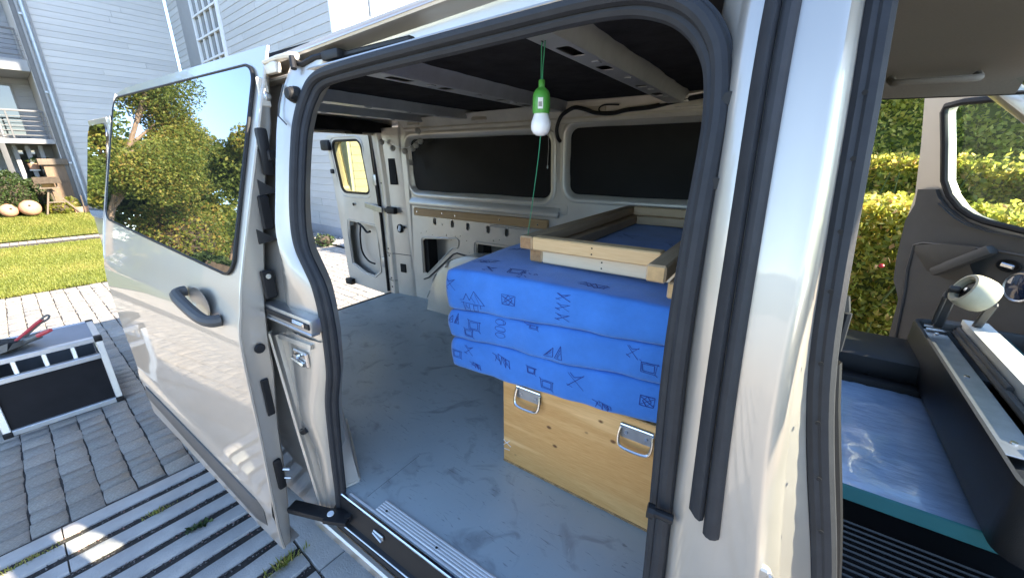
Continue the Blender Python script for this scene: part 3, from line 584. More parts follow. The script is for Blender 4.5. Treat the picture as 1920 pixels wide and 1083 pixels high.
b = MB(); b.box((-.10, -.003, 1.234), (.26, .006, .018), .002); b.build('track_slot', M_blk, van)
b = MB(); b.box((-.02, -.007, 1.236), (.06, .004, .014), .0015); b.tube([(-.045,-.009,1.236),(.005,-.009,1.236)], .003, 6); b.build('track_roller', M_chrome, van)
b = MB(); b.box((-.09,.018,1.095), (.075,.012,.05), .004); b.tube([(-.125,.008,1.09),(-.06,.008,1.083)], .007, 8); b.lathe([(.001,0),(.009,0),(.009,.012),(.001,.013)], (-.09,.01,1.108), 10, 'y', Matrix.Scale(-1,4,(0,1,0))); b.build('striker_plate', M_chrome, van)
b = MB(); b.loft([[(-.2,.022,1.15),(-.2,.02,1.135),(-.02,.024,1.143),(-.02,.027,1.158)]] + [[(-.2,.012,1.15),(-.2,.01,1.135),(-.02,.014,1.143),(-.02,.017,1.158)]], True, True); b.build('pillar_step', M_silver, van)
# inner side of the pillar and wheel box behind the seal
b = MB(); rows = []
for i in range(9):
    z = .556 + (1.15 - .556)*i/8; k = 1 - i/8; x1 = lerp(z, [.556,.6,.88,1.15], [-.042,-.055,-.098,-.13]); rows.append([(sxC(z) - .006, .06, z), (x1 + .004, .115, z), (x1 - .16, .2, z), (x1 - .36, .3, z), (-.7, .31, z)])
b.loft(rows); b.build('wheel_housing', M_inner, van)
b = MB(); b.tube([(-.062, .06, .566), (-.046, .1, .566), (-.048, .118, .568), (-.2, .2, .567), (-.4, .3, .566)], .006, 6); b.build('sealant_bead', M_cream, van)
# --- header over the sliding door: roof edge, track channel, flange
b = MB(); rows = []
for i in range(26):
    x = -.42 + (1.66 + .42)*i/25; s1 = .047*x; s2 = .024*x
    rows.append([(x, .25, 2.008 + s1), (x, .2, 1.993 + s1), (x, .165, 1.972 + s1), (x, .150, 1.955 + s1), (x, .152, 1.949 + s1), (x, .16, 1.946 + s1), (x, .185, 1.944 + s1), (x, .192, 1.938 + s1), (x, .191, 1.916 + s2), (x, .17, 1.911 + s2), (x, .142, 1.908 + s2), (x, .139, 1.904 + s2), (x, .142, 1.900 + s2), (x, .165, 1.897 + s2), (x, .2, 1.905 + s2), (x, .26, 1.955)])
b.loft(rows); b.build('door_header', M_silver, van, ang=40)
b = MB(); b.box((.16,.178,1.929), (.34,.022,.014), .004); b.build('upper_track', M_blk, van)
b = MB(); b.tube([(-.2,.115,1.935),(-.14,.125,1.942),(-.09,.13,1.942),(-.062,.135,1.937)], [.006,.007,.009,.009], 8); b.box((-.18,.125,1.92), (.07,.02,.03), .008); b.build('upper_arm', M_cream, van)
b = MB(); b.tube([(-.085,.13,1.925),(-.05,.14,1.918),(-.01,.15,1.93),(.02,.16,1.934)], .0075, 8); b.box((.055,.165,1.93), (.07,.03,.022), .005); b.tube([(-.07,.125,1.935),(-.06,.12,1.905)], .008, 8); b.build('upper_roller', M_blk, van)
# --- roof skin, outer sides, floor
b = MB(); rows = []
for i in range(18):
    x = -1.76 + (1.62 + 1.76)*i/17; s1 = .047*x; r = [(.148,1.953),(.165,1.9725),(.2,1.9935),(.28,2.015),(.45,2.031),(.72,2.036),(.97,2.038)]
    r = r + [(1.94 - y, z) for y, z in r[-2::-1]]; rows.append([(x, y, z + s1 + .0012) for y, z in r])
b.loft(rows); b.build('roof_skin', M_silver, van)
def side(x, z): return lerp(z, [.4,.9,1.3,1.45,1.7,1.95], [.03,.02,.03,.055,.13,.20])
b = MB(); zs = [.38,.5,.7,.9,1.1,1.25,1.35,1.45,1.55,1.7,1.82,1.9,1.955]
b.loft([[(x, side(x, z) + (.012 if x > -.2 else 0), z + (.047*x if z > 1.8 else 0)) for z in zs] for x in (-.16,-.3,-.6,-1.0,-1.4,-1.7,-1.76)], flip=True); b.build('side_panel', M_silver, van); b = MB()
b.loft([[(x, 1.94 - side(x, z), z + (.047*x if z > 1.8 else 0)) for z in zs] for x in (-1.76,-1.2,-.6,0,.6,1.18)]); b.build('side_panel', M_silver, van)
b = MB(); rows = [[(-1.72, side(-1.7, z) + .012, z), (-1.735, side(-1.7, z) + .05, z), (-1.71, side(-1.7,z) + .13, z), (-1.5, side(-1.7,z) + .15, z)] for z in zs]; b.loft(rows); b.build('right_rear_pillar', M_inner, van)
b = MB(); b.box((-.25, .97, .5), (3.0, 1.78, .08), .004); b.box((1.9,.97,.42), (1.6,1.78,.1), .004); b.build('underbody', M_blk, van)
b = MB(); q = [(-1.66,.31),(-1.66,1.66),(1.24,1.66),(1.24,.055),(-.08,.055),(-.3,.2),(-.4,.3)]
b.plate(q, [], lambda a, c, d: (a, c, .56 - d), .012); b.build('cargo_floor', M_floor, van)
b = MB(); b.tube([(.04, .09 + .03*i, .5598) for i in range(9)], .0007, 4); b.build('floor_seam', M_dark, van)
# sill profiles
b = MB(); b.box((.47,.047,.5605), (1.06,.014,.012), .003); b.build('sill_edge', M_chrome, van)
b = MB(); b.box((.49,.0625,.5615), (1.02,.009,.006), .002); b.build('sill_edge', M_alu, van)
b = MB()
for k in range(5): b.box((.62,.0745 + .0092*k,.5635), (1.02,.0088,.0052), .0022)
b.box((.62,.0925,.5612), (1.022,.048,.0035)); b.build('sill_tread', M_alu, van)
b = MB(); [b.lathe([(.001,.0),(.004,0),(.004,.0015),(.001,.002)], (x,.0837,.5672), 8) for x in (.15,.38,.61,.84,1.07)]; b.build('screws', M_dark, van, 'stuff')
b = MB(); b.loft([[(x, .041, .553), (x, .040, .505), (x, .03, .47), (x, .012, .462), (x, .008, .45), (x, .012, .435)] for x in (-.12,.3,.7,1.15)]); b.build('lower_track', M_blk, van)
b = MB(); b.tube([(x, .016 + .004*math.sin(x*3), .463) for x in np.linspace(-.06, 1.1, 12)], .0035, 6); b.build('track_lip', M_plate, van)
b = MB(); b.loft([[(x, .006, .442), (x, -.006, .442), (x, -.012, .436), (x, -.012, .40), (x, .02, .33), (x, .08, .30)] for x in (-.16,.3,.7,1.2,2.4)]); b.build('sill_panel', M_silver, van)
b = MB(); b.box((.16,.036,.515), (.05,.008,.02), .003); b.tube([(.14,.03,.52),(.18,.03,.505)], .004, 6); b.build('track_stop', M_plate, van)
# --- centre pillar
Z_ = np.array([1.85,1.795,1.737,1.66,1.555,1.42,1.26,1.13]); CP = dict(sealr=([.956,.966,.978,.98,.98,.981,.994,1.0],0),silL=([.981,.984,.988,.991,.994,1.0,1.005,1.008],-.02),rubL=([1.001,1.003,1.005,1.009,1.013,1.016,1.022,1.027],-.03),rubR=([1.039,1.041,1.043,1.046,1.05,1.055,1.064,1.074],-.04),rimL=([1.078,1.082,1.085,1.089,1.092,1.092,1.105,1.122],-.045),rimR=([1.085,1.09,1.093,1.097,1.101,1.102,1.119,1.136],-.035),beiL=([1.094,1.099,1.102,1.105,1.109,1.113,1.132,1.150],.0),s2L=([1.096,1.101,1.105,1.107,1.114,1.122,1.154,1.187],.02),s2R=([1.123,1.124,1.128,1.13,1.136,1.146,1.183,1.212],.02))
_ct = {}
def cpx(k, z):
    if k not in _ct:
        o = np.argsort(Z_); zt_ = np.linspace(.2, 2.2, 201); v = np.interp(zt_, Z_[o], np.array(CP[k][0])[o]) + np.maximum(0, 1.13 - zt_) * (.11 if k in ('rimL','rimR') else .16 if k in ('beiL','s2L','s2R') else .045)
        kk = np.exp(-.5*(np.arange(-18, 19)/6.)**2); kk /= kk.sum(); _ct[k] = (zt_, np.convolve(np.pad(v, 18, mode='edge'), kk, 'valid'))
    return float(np.interp(z, *_ct[k]))
def cpy(k, z): return ys(z) + CP[k][1]
rows = []
for i in range(40):
    z = .42 + (2.0 - .42)*i/39; g = lambda k, dx=0, dy=0: (cpx(k, z) + dx, cpy(k, z) + dy, z)
    rows.append([(cpx('sealr',z) - .02, ys(z) + .07, z), g('sealr', -.006, .012), g('silL', -.010, .018), g('silL', -.006, .012), g('silL', 0, .002), g('silL', .006, -.004), g('rubL'), g('rubR', -.018, .0), g('rubR'), g('rimL', -.015, .001), g('rimL', -.003, -.002), g('rimL', .003, -.001), g('rimR', -.001, .0), g('rimR', .003, .006), g('beiL', -.003, -.006), g('beiL'), g('s2L', 0, -.004), g('s2L', .002, .004), g('s2R', 0, .004), g('s2R', .004, .06)])
b = MB(); b.loft(rows); b.build('centre_pillar', M_silver, van, ang=60)
b = MB(); zz = np.linspace(1.185, 1.98, 26)
for w0, w1, dz in ((0, .5, 0), (.5, 1.0, -.022)):
    rws = []
    for z in zz + np.linspace(dz, 0, 26):
        xa, xb = cpx('rubL', z), cpx('rubR', z); x0, x1 = xa + (xb-xa)*w0, xa + (xb-xa)*w1; y0 = cpy('rubL', z)*(1-w0) + cpy('rubR', z)*w0 - .024*w0*(1-w0); y1 = cpy('rubL', z)*(1-w1) + cpy('rubR', z)*w1 - .024*w1*(1-w1); xm = (x0 + x1)/2; ym = (y0 + y1)/2
        rws.append([(x0 + .0002, y0 + .004, z), (x0 + .0006, y0 - .005, z), (x0 + .005, y0 - .010, z), (xm, ym - .0125, z), (x1 - .005, y1 - .010, z), (x1 - .0006, y1 - .005, z), (x1 - .0002, y1 + .004, z)])
    b.loft(rws, True, True); b.build('gap_trim', M_rub2, van, ang=50); b = MB()
fs = [Vector((cpx('s2L', z)*.45 + cpx('s2R', z)*.55, ys(z) + .024, z)) for z in np.linspace(.5, 1.96, 40)]
b.tube([p + Vector((.0045, .005, 0)) for p in fs], .0125, 10); b.tube([p - Vector((.0065, -.001, 0)) for p in fs], .009, 8); b.build('front_door_seal', M_rub2, van)
b = MB(); b.tube([(cpx('s2R', z) + .004, ys(z) + .075, z) for z in np.linspace(.5, 1.42, 16)], .011, 8); b.build('pillar_trim', M_blk, van)
b = MB(); [b.lathe([(.001,.0),(.003,0),(.003,.001)], (cpx('s2L', z)*.5 + cpx('s2R', z)*.5, ys(z) + .0085, z), 6, 'y') for z in (1.2,1.28,1.36,1.44,1.53,1.6,1.68,1.75)]; b.build('seal_holes', M_dark, van, 'stuff')
z = 1.142; b = MB(); b.tube([(1.006, .018, z), (.972, .012, z + .004)], .0075, 10); b.tube([(.978, .013, z + .003), (.968, .011, z + .004)], .0115, 10); b.build('door_buffer', M_blk, van)
b = MB(); b.tube([(cpx('silL', z) - .004, ys(z) - .008, z) for z in np.linspace(1.655, 1.745, 6)], .004, 6); b.lathe([(.008,-.003),(.008,.003),(.002,.004)], (cpx('silL',1.752) - .004, ys(1.752) - .012, 1.752), 8, 'y'); b.lathe([(.008,-.003),(.008,.003),(.002,.004)], (cpx('silL',1.65) - .006, ys(1.65) - .012, 1.65), 8, 'y'); b.build('door_catch', M_blk, van)
b = MB(); z = 1.128; b.tube([(1.128, .02, z + .012), (1.139, -.004, z + .012), (1.155, -.008, z + .010), (1.163, -.004, z - .004), (1.164, .004, z - .05)], .0045, 8); b.build('striker', M_chrome, van)
b = MB(); b.box((1.129, .006, z - .01), (.014, .012, .06), .003); b.build('striker_base', M_silver, van)
# --- ceiling and its ribs
b = MB(); b.box((-.25, .96, 1.983), (2.84, 1.52, .014)); b.build('ceiling_lining', M_felt, van)
M_rib = mat('rib_steel', (.52,.53,.54), .4, .65, var=.08, vscale=14)
def rib(x, wdt, z0=1.93, z1=1.977, fl=.035, slots=True):
    b = MB(); h = [rrect(x - wdt*.28, y0, x + wdt*.28, y1, .008, 3) for y0, y1 in ((.42,.52),(.66,.72),(1.02,1.06),(1.22,1.3))] if slots else []
    b.plate([(x - wdt/2, .2), (x + wdt/2, .2), (x + wdt/2, 1.68), (x - wdt/2, 1.68)], h, lambda a, c, d: (a, c, z0 + d), .0025)
    ya = np.linspace(.2, 1.68, 26)
    for s in (-1, 1):
        b.loft([[(x + s*wdt/2, y, z0), (x + s*(wdt/2 + .004), y, z0 + .004), (x + s*(wdt/2 + fl*.5), y, z0 + (z1-z0)*.7), (x + s*(wdt/2 + fl + random.uniform(-.006,.004)), y, z1)] for y in ya])
    for y in (.6,.86,1.12,1.34): b.box((x + wdt*.2, y, z0 - .002), (wdt*.3,.03,.004), .0018)
    return b.build('roof_rib', M_rib, van, ang=40)
rib(.568, .066, fl=.026); rib(-.055, .075); rib(-.76, .07, slots=False); rib(-1.16, .07, slots=False)
b = MB(); b.box((-1.66, .96, 1.925), (.13, 1.5, .1), .008); b.build('rear_header', M_felt, van)
b = MB(); b.box((-1.7, .96, 1.872), (.05, 1.5, .022), .006); b.build('rear_header_edge', M_cream, van)
b = MB(); b.box((-1.63, 1.38, 1.868), (.09, .09, .02), .006); b.build('lamp_recess', M_blk, van)
# --- far side wall
hol = [rrect(-1.372, 1.43, -.118, 1.846, .075), rrect(-.03, 1.462, 1.12, 1.872, .075)]
cut1 = [(-1.29,.8),(-1.262,.79),(-1.235,.803),(-.975,1.028),(-.93,1.028),(-.915,1.05),(-.91,1.095),(-.93,1.107),(-1.265,1.078),(-1.288,1.06)]
cut2 = rrect(-.735,.78,-.42,1.10,.02,3); slots = [rrect(x - .017, z - .026, x + .017, z + .026, .012, 3) for x, z in ((-1.139,1.227),(-.956,1.223),(-.805,1.216),(-.619,1.214),(-.459,1.208))]
dots = [rrect(x - .004, z - .004, x + .004, z + .004, .0035, 2) for x, z in ((-1.3,1.24),(-1.3,1.12),(-1.24,1.14),(-1.17,1.12),(-.88,1.14),(-.82,1.11),(-.52,1.15),(-.36,1.18),(-.3,1.14),(-1.31,.9),(-1.31,.98),(-.8,1.02),(-.86,1.0))] + [rrect(x - .006, z - .006, x + .006, z + .006, .005, 2) for x, z in ((-1.06,1.21),(-1.02,1.13),(-.93,1.13),(-.985,1.1),(-1.09,1.11),(-.57,1.14),(-.04,1.66),(-.075,1.60))]
pol = [rrect(-.103,1.56,-.072,1.66,.008,2), rrect(-.103,1.71,-.072,1.79,.008,2)]
bend = lambda z: max(0, z - 1.42) * -.06
b = MB(); b.plate([(-1.43,.55),(1.24,.55),(1.24,1.95),(-1.43,1.95)], hol + [cut1, cut2] + slots + dots, lambda a, c, d: (a, 1.66 + bend(c) + d, c), .006); b.build('inner_wall', M_inner, van, ang=30)
for (x0, z0, x1, z1) in ((-1.372,1.43,-.118,1.846),(-.03,1.462,1.12,1.872)):
    b = MB(); e = []
    for k, (gx, gy) in enumerate(((.028,-.004),(.016,-.010),(.0,-.006),(-.022,.028))): e.append([(p, 1.66 + bend(q) + gy, q) for p, q in rrect(x0 - gx, z0 - gx, x1 + gx, z1 + gx, .075 + gx, 6)])
    b.loft(e, True); b.build('window_flange', M_inner, van, ang=50)
    b = MB(); n = 24; rows = []
    for i in range(n + 1):
        x = x0 - .03 + (x1 - x0 + .06)*i/n; rows.append([(x, 1.688 + .004*math.sin(x*9 + j*1.3) + bend(z0 + (z1-z0)*j/8), z0 - .03 + (z1 - z0 + .06)*j/8) for j in range(9)])
    b.loft(rows); b.build('window_blackout', M_film, van)
def ring(name, pts, t, m, y=-.003, closed=True, r=.0045):
    b = MB(); b.tube([(x, 1.66 + bend(z) + y, z) for x, z in pts], r, 6, closed=closed); return b.build(name, m, van)
ring('panel_rim', [(x + (.012 if x > -1.1 else -.012), z + (.012 if z > .95 else -.01)) for x, z in cut1], 0, M_inner); ring('panel_rim', rrect(-.75,.77,-.40,1.115,.03), 0, M_inner)
ring('panel_rim', [(-1.30,.735),(-1.24,.76),(-.96,.99),(-.92,1.005),(-.72,.985),(-.4,.98)], 0, M_trimg, -.004, False, .006)
ring('panel_bead', rrect(-.60,1.238,-.18,1.25,.006,2), 0, M_inner); [ring('pillar_emboss', q, 0, M_inner, -.002, True, .003) for q in (pol[0], pol[1], rrect(-.11,1.36,-.01,1.42,.012,2))]
b = MB(); b.loft([[(x, 1.80, z) for z in (.5,.8,1.1,1.35)] for x in (-1.42,-.4,.6)]); b.build('cavity_back', M_inner, van)
b = MB(); b.box((-1.275,1.73,.93), (.05,.1,.3)); b.build('cavity_box', M_dark, van); b = MB(); b.box((-.7,1.72,.95), (.05,.1,.4)); b.build('cavity_box', M_dark, van)
b = MB(); b.box((-.735, 1.644, 1.292), (1.21, .022, .058), .004); b.build('batten', wood_mat('batten_wood', (.42,.25,.11), (.62,.41,.2), 0, 2.5, True, .6), van)
b = MB(); [b.lathe([(.001,0),(.006,0),(.006,-.002),(.001,-.003)], (x,1.6325,1.292 + dz), 8, 'y') for x, dz in ((-1.3,.0),(-1.03,.005),(-.9,-.002),(-.5,.004),(-.2,-.004))]; b.build('batten_screws', M_chrome, van, 'stuff')
b = MB(); b.loft([[(x, 1.668, 1.335), (x, 1.64, 1.338), (x, 1.634, 1.345), (x, 1.636, 1.37), (x, 1.66, 1.40)] for x in np.linspace(-1.38,-.06,8)]); b.build('window_ledge', M_inner, van, ang=50)
b = MB(); n = 40; rows = []
for i in range(n + 1):
    x = -1.36 + 2.6*i/n; w_ = .003*(1 if (i % 9) in (3,4) else 0); zt = lerp(x, [-1.36,-.25,-.1,.3,1.24], [1.955,1.965,1.975,1.985,1.99]); rows.append([(x, 1.652, 1.868), (x, 1.622 - w_, 1.875), (x, 1.612 - w_, 1.892), (x, 1.614 - w_, 1.902), (x, 1.606 - w_, 1.908), (x, 1.58 - w_, zt - .012), (x, 1.56, zt)])
b.loft(rows); b.build('top_rail', M_cream, van, ang=30)
b = MB()
for x in (-1.22,-.62,.16,.62): b.box((x, 1.592, 1.935), (.12,.012,.045), .005, Matrix.Rotation(rad(-20), 4, 'X'))
b.build('rail_brackets', M_cream, van, 'stuff')
b = MB(); b.tube(smooth_path([(-.06,1.63,1.78),(-.06,1.60,1.80),(-.06,1.585,1.845),(-.035,1.575,1.90),(.0,1.57,1.925),(.05,1.568,1.943),(.107,1.572,1.933),(.17,1.575,1.912),(.26,1.578,1.905),(.34,1.578,1.916),(.45,1.576,1.92),(.55,1.57,1.935),(.68,1.57,1.95),(.9,1.57,1.97)], 5), .0105, 8); b.tube(smooth_path([(.2,1.57,1.91),(.19,1.57,1.93),(.22,1.565,1.945),(.3,1.56,1.94)], 4), .004, 6); b.build('wiring_loom', M_blk, van)
b = MB(); b.box((.56,1.575,1.945), (.13,.03,.03), .004); b.tube([(.62,1.56,1.96),(.75,1.56,1.972),(.9,1.56,1.98)], .006, 6); b.box((.72,1.56,1.95),(.035,.03,.025),.006); b.build('cable_clip', M_inner, van)
# rear left pillar
b = MB(); rows = []
for i in range(14):
    z = .55 + 1.36*i/13; t = bend(z); k = 1 if z < 1.75 else 1 + (z-1.75)*1.2; rows.append([(-1.74,1.80+t,z), (-1.745,1.69+t,z), (-1.725,1.632+t,z), (-1.70,1.622+t,z), (-1.635,1.600+t,z), (-1.62,1.604+t,z), (-1.60,1.628+t,z), (-1.44,1.645+t,z), (-1.425,1.652+t,z), (-1.41,1.662+t,z)])
b.loft(rows); b.build('left_rear_pillar', M_inner, van, ang=25)
b = MB(); b.box((-1.53,1.6335+bend(1.58),1.59), (.075,.012,.2), .01, Matrix.Rotation(rad(6),4,'Z')); b.build('pillar_opening', M_dark, van); b = MB(); b.box((-1.52,1.634,.80), (.06,.012,.075), .012, Matrix.Rotation(rad(6),4,'Z')); b.build('pillar_opening', M_dark, van)  # solid dark blocks drawn as openings, the shade is their colour
b = MB(); b.lathe([(.001,0),(.033,0),(.036,-.004),(.036,.004)], (-1.515,1.632,1.14), 14, 'y'); b.box((-1.475,1.63,1.155), (.05,.008,.02), .003); b.build('pillar_hole', M_dark, van); b = MB(); b.box((-1.512,1.622,1.142), (.028,.012,.05), .004, Matrix.Rotation(rad(25),4,'Y')); b.build('pillar_clip', M_white, van)
b = MB(); b.tube([(-1.73,1.62,z) for z in np.linspace(.56,1.86,9)], .012, 8); b.build('rear_seal', M_rub, van)
b = MB(); b.box((-1.56,1.60,1.287), (.10,.04,.055), .012); b.box((-1.615,1.595,1.287), (.04,.02,.035), .006); b.build('door_check_housing', M_blk, van)
b = MB(); [b.lathe([(.001,0),(.007,0),(.007,.003)], (x,1.6,z), 8, 'y') for x, z in ((-1.67,1.8),(-1.665,1.72),(-1.665,1.62),(-1.66,1.5),(-1.655,.96),(-1.65,.9),(-1.65,.7),(-1.65,.62))]; b.build('pillar_bolts', M_dark, van, 'stuff')
b = MB(); b.tube([(x, y, .92) for x, y in ((-1.7,1.617),(-1.635,1.596),(-1.6,1.624),(-1.43,1.646))], .003, 6); b.tube([(x, y, .68) for x, y in ((-1.7,1.617),(-1.635,1.596),(-1.6,1.624))], .003, 6); b.build('pillar_seam', M_trimg, van)
# wheel box
b = MB(); rows = []
for i in range(15):
    ph = PI*i/14; x = -.62 - .50*math.cos(ph); zt = .58 + .46*math.sin(ph); rows.append([(x, 1.68, zt), (x, 1.53, zt), (x + .01*math.cos(ph), 1.50, zt - .03 - .02*math.sin(ph)), (x + .01*math.cos(ph), 1.49, .56)])
b.loft(rows); 
for ph in (.25,.6,1.0): x = -.62 - .507*math.cos(ph); zt = .583 + .46*math.sin(ph); b.tube([(x,1.66,zt),(x,1.53,zt),(x,1.498,zt - .04)], .007, 6)
b.build('wheel_box', M_inner, van, ang=40)
# --- rear doors (open)
def rear_door(right):
    yy = (lambda z: .0 + lerp(z, [.5,1.3,1.45,1.9], [0,0,.015,.125])) if right else (lambda z: 1.66 + lerp(z, [.5,1.3,1.45,1.9], [0,0,-.012,-.06]))
    s = -1 if right else 1; x0, x1 = (-1.78, -2.2) if right else (-1.765, -2.37)
    r = bpy.data.objects.new('rear_door', None); COL.objects.link(r); r.parent = van
    z0, z1 = (.50, 1.885); th = .05
    wz0, wz1 = 1.40, 1.835; wx0, wx1 = (x0 - .05, x1 + .03) if right else (x0 - .12, x1 + .085)
    cut = [(x0 - .10,.72),(x0 - .10,1.12),(x1 + .12,1.14),(x1 + .09,1.0),(x1 + .1,.74),(x1 + .2,.70),(x1 + .28,.665),(x0 - .2,.655)]
    out = [(x0,z0),(x0,z1),(x1 + .05,z1 - .005),(x1 + .01,z1 - .03),(x1,1.7),(x1 - .0,z0 + .1),(x1 + .03,z0 + .03)]
    hol_ = [rrect(wx1,wz0,wx0,wz1,.06)] + ([] if right else [cut])
    b = MB(); b.plate(out, hol_, lambda a, c, d: (a, yy(c) + s*d*(1 if right else 1), c), .012)
    if not right:
        b.plate(out, [rrect(wx1,wz0,wx0,wz1,.06)], lambda a, c, d: (a, yy(c) + .07 + d, c), .01)
        rim = [(p, q) for p, q in out]; b.loft([[(p, yy(q) + k, q) for p, q in rim] for k in (.002,.078)], True)
        wr = rrect(wx1,wz0,wx0,wz1,.06); b.loft([[(p, yy(q) + k, q) for p, q in wr] for k in (.002,.04,.078)], True)
    else:
        b.plate(out, [], lambda a, c, d: (a, yy(c) + .05 + d, c), .01); b.loft([[(p, yy(q) + k, q) for p, q in out] for k in (-.01,.055)], True)
    b.build('door_shell', M_silver if right else M_inner, r, ang=30)
    b = MB(); gl = rrect(wx1 - .02,wz0 - .02,wx0 + .02,wz1 + .02,.07)
    b.plate(gl, [], lambda a, c, d: (a, yy(c) + (-.0135 - d if right else .045 + d), c), .004); b.build('glass', M_privacy if right else M_green, r)
    if not right:
        b = MB(); w2 = rrect(wx1,wz0,wx0,wz1,.06); b.tube([(p, yy(q) + .005, q) for p, q in w2], .012, 6, closed=True); b.build('window_seal', M_blk, r)
        w3 = [(p + (.012 if p > -2.05 else -.014), q + (.014 if q > .9 else -.014)) for p, q in cut]; b = MB(); b.tube([(p, yy(q) - .003, q) for p, q in w3], .005, 6, closed=True); b.build('panel_rim', M_inner, r)
        b = MB(); b.tube([(p, yy(q) - .002, q) for p, q in rrect(wx1 - .035,wz0 - .04,wx0 + .03,wz1 + .03,.09)], .005, 6, closed=True); b.build('panel_rim', M_inner, r)
        b = MB(); b.tube(smooth_path([(-2.15,1.69,1.15),(-2.12,1.68,1.1),(-2.15,1.685,1.0),(-2.14,1.68,.86),(-2.06,1.68,.78),(-1.98,1.69,.76)], 4), .008, 6); b.tube(smooth_path([(-2.12,1.66,1.13),(-2.05,1.655,1.1),(-2.0,1.655,1.06),(-1.95,1.655,1.07)], 4), .01, 6); b.build('wiring', M_blk, r)
        b = MB(); b.box((-2.3,1.69,1.12), (.07,.05,.06), .01); b.build('label_patch', M_white, r)
        b = MB(); b.box((-2.33,1.64,.545), (.1,.05,.06), .012); b.build('latch', M_blk, r); b = MB(); b.box((-2.36,1.60,1.8), (.12,.05,.09), .02); b.build('latch', M_blk, r); b = MB(); b.box((-2.36,1.63,1.58),(.04,.03,.04),.008); b.build('latch', M_blk, r)
        for z in (.82,1.52): b = MB(); b.box((-1.765,1.64,z), (.05,.05,.09), .008); b.tube([(-1.755,1.63,z - .04),(-1.755,1.63,z + .04)], .011, 8); b.build('hinge', M_plate, r)
        b = MB(); b.bar((-1.66,1.585,1.285), (-1.93,1.62,1.31), .012, .045, bev=.003); b.build('check_strap', M_plate, r)
        b = MB(); b.box((-1.775,1.70,1.05), (.02,.06,.62), .006); b.build('tail_light', mat('tail_lens', (.12,.03,.03), .35), r)
        b = MB(); b.lathe([(.001,0),(.012,0),(.014,-.003),(.012,-.004)], (-2.13,1.645,1.3), 10, 'y'); b.build('grommet', M_blk, r)
    else:
        b = MB(); b.box((-1.79,-.016,1.27), (.03,.012,.05), .004); b.build('hinge', M_blk, r)
        b = MB(); b.box((-1.99,.105,1.868), (.36,.012,.03), .004); b.build('roof_spoiler', M_silver, r)
rear_door(False); rear_door(True)
# --- sliding door
PZ = [.30,.35,.43,.60,.83,1.06,1.15,1.23,1.29,1.34,1.40,1.50,1.60,1.70,1.80,1.90,1.98,2.04]; PY = [-.100,-.112,-.115,-.110,-.102,-.099,-.096,-.088,-.0795,-.0665,-.0495,-.0200,.0100,.0405,.0710,.1015,.126,.144]
_zz = np.linspace(.28, 2.04, 353); _yy = np.interp(_zz, PZ, PY); _k = np.exp(-.5*(np.arange(-14, 15)/4)**2); _k /= _k.sum(); _yy = np.convolve(np.pad(_yy, 14, mode='edge'), _k, 'valid')
def yd(x, z): return float(np.interp(z, _zz, _yy)) + .04*(x + .2)
def xf(z): return -.203
def xr(z): return lerp(z, [.33,.55,.61,.92,1.22,1.45,1.79,1.96], [-1.20,-1.27,-1.29,-1.365,-1.40,-1.43,-1.44,-1.418])
sd = bpy.data.objects.new('sliding_door', None); COL.objects.link(sd); sd.parent = van
def zt(u): return 1.982 - .018*u - .012*max(0, (u - .9)/.1)
def zb(u): return .352 + .185*max(0,u)**1.0 * .95
b = MB(); rows = []; NU, NV = 40, 60
for i in range(NU + 1):
    u = i/NU; r = []
    for j in range(NV + 1):
        v = j/NV; z = zb(u) + (zt(u) - zb(u))*v; x = xf(z) + (xr(z) - xf(z))*u
        cr = 1.255 - .03*(1-u) if True else 0; d = .010/(1 + math.exp(-(z - cr)/.012)) if True else 0
        lo = -.006*math.exp(-((z - (zb(u) + .17))/.03)**2)
        r.append((x, yd(x, z) + d*.9 - .004 + lo, z))
    rows.append(r)
b.loft(rows); 
# hem round the edge and the shut face (jamb) towards the opening
jz = [.355,.419,.52,.61,.825,1.018,1.132,1.272,1.345,1.5,1.6,1.767,1.881,1.975]; jy = [-.082,-.074,-.063,-.054,-.041,-.019,-.015,-.001,.014,.040,.062,.111,.127,.142]
hem = []
for z in np.linspace(.354, 1.98, 50):
    x = xf(z); cr = 1.225; d = .009/(1 + math.exp(-(z - cr)/.012)) - .004; y0 = yd(x, z) + d; y1 = lerp(z, jz, jy); hem.append([(x, y0, z), (x + .0035, y0 + .0015, z), (x + .004, y0 + .007, z), (x - .004, y0 + .011, z), (x - .005, y0*.55 + y1*.45, z), (x - .009, y1 - .004, z), (x - .018, y1 + .004, z), (x - .1, y1 + .012, z)])
b.loft(hem, flip=True)
rows = [[(xf(z) + (xr(z) - xf(z))*u, lerp(z, jz, jy) + .012 + .04*(xr(z) - xf(z))*u, z) for z in np.linspace(.36 + .17*u, 1.96, 14)] for u in (.08,.35,.65,1)]; b.loft(rows, flip=True)
b.loft([[(xr(z), yd(xr(z), z), z), (xr(z) + .005, yd(xr(z), z) + .06, z)] for z in np.linspace(.53, 1.95, 20)])
b.loft([[(xf(.35) + (xr(.4) - xf(.35))*u, yd(-.2 - 1.1*u, .4) , zb(u)), (xf(.35) + (xr(.4) - xf(.35))*u, yd(-.2 - 1.1*u, .4) + .06, zb(u) + .005)] for u in np.linspace(0,1,8)])
b.build('door_shell', M_silver, sd, ang=38)
b = MB(); rows = []; zlo = lambda u: 1.352 + .085*u; zhi = lambda u: 1.937 - .006*u; N = 44; R = .055
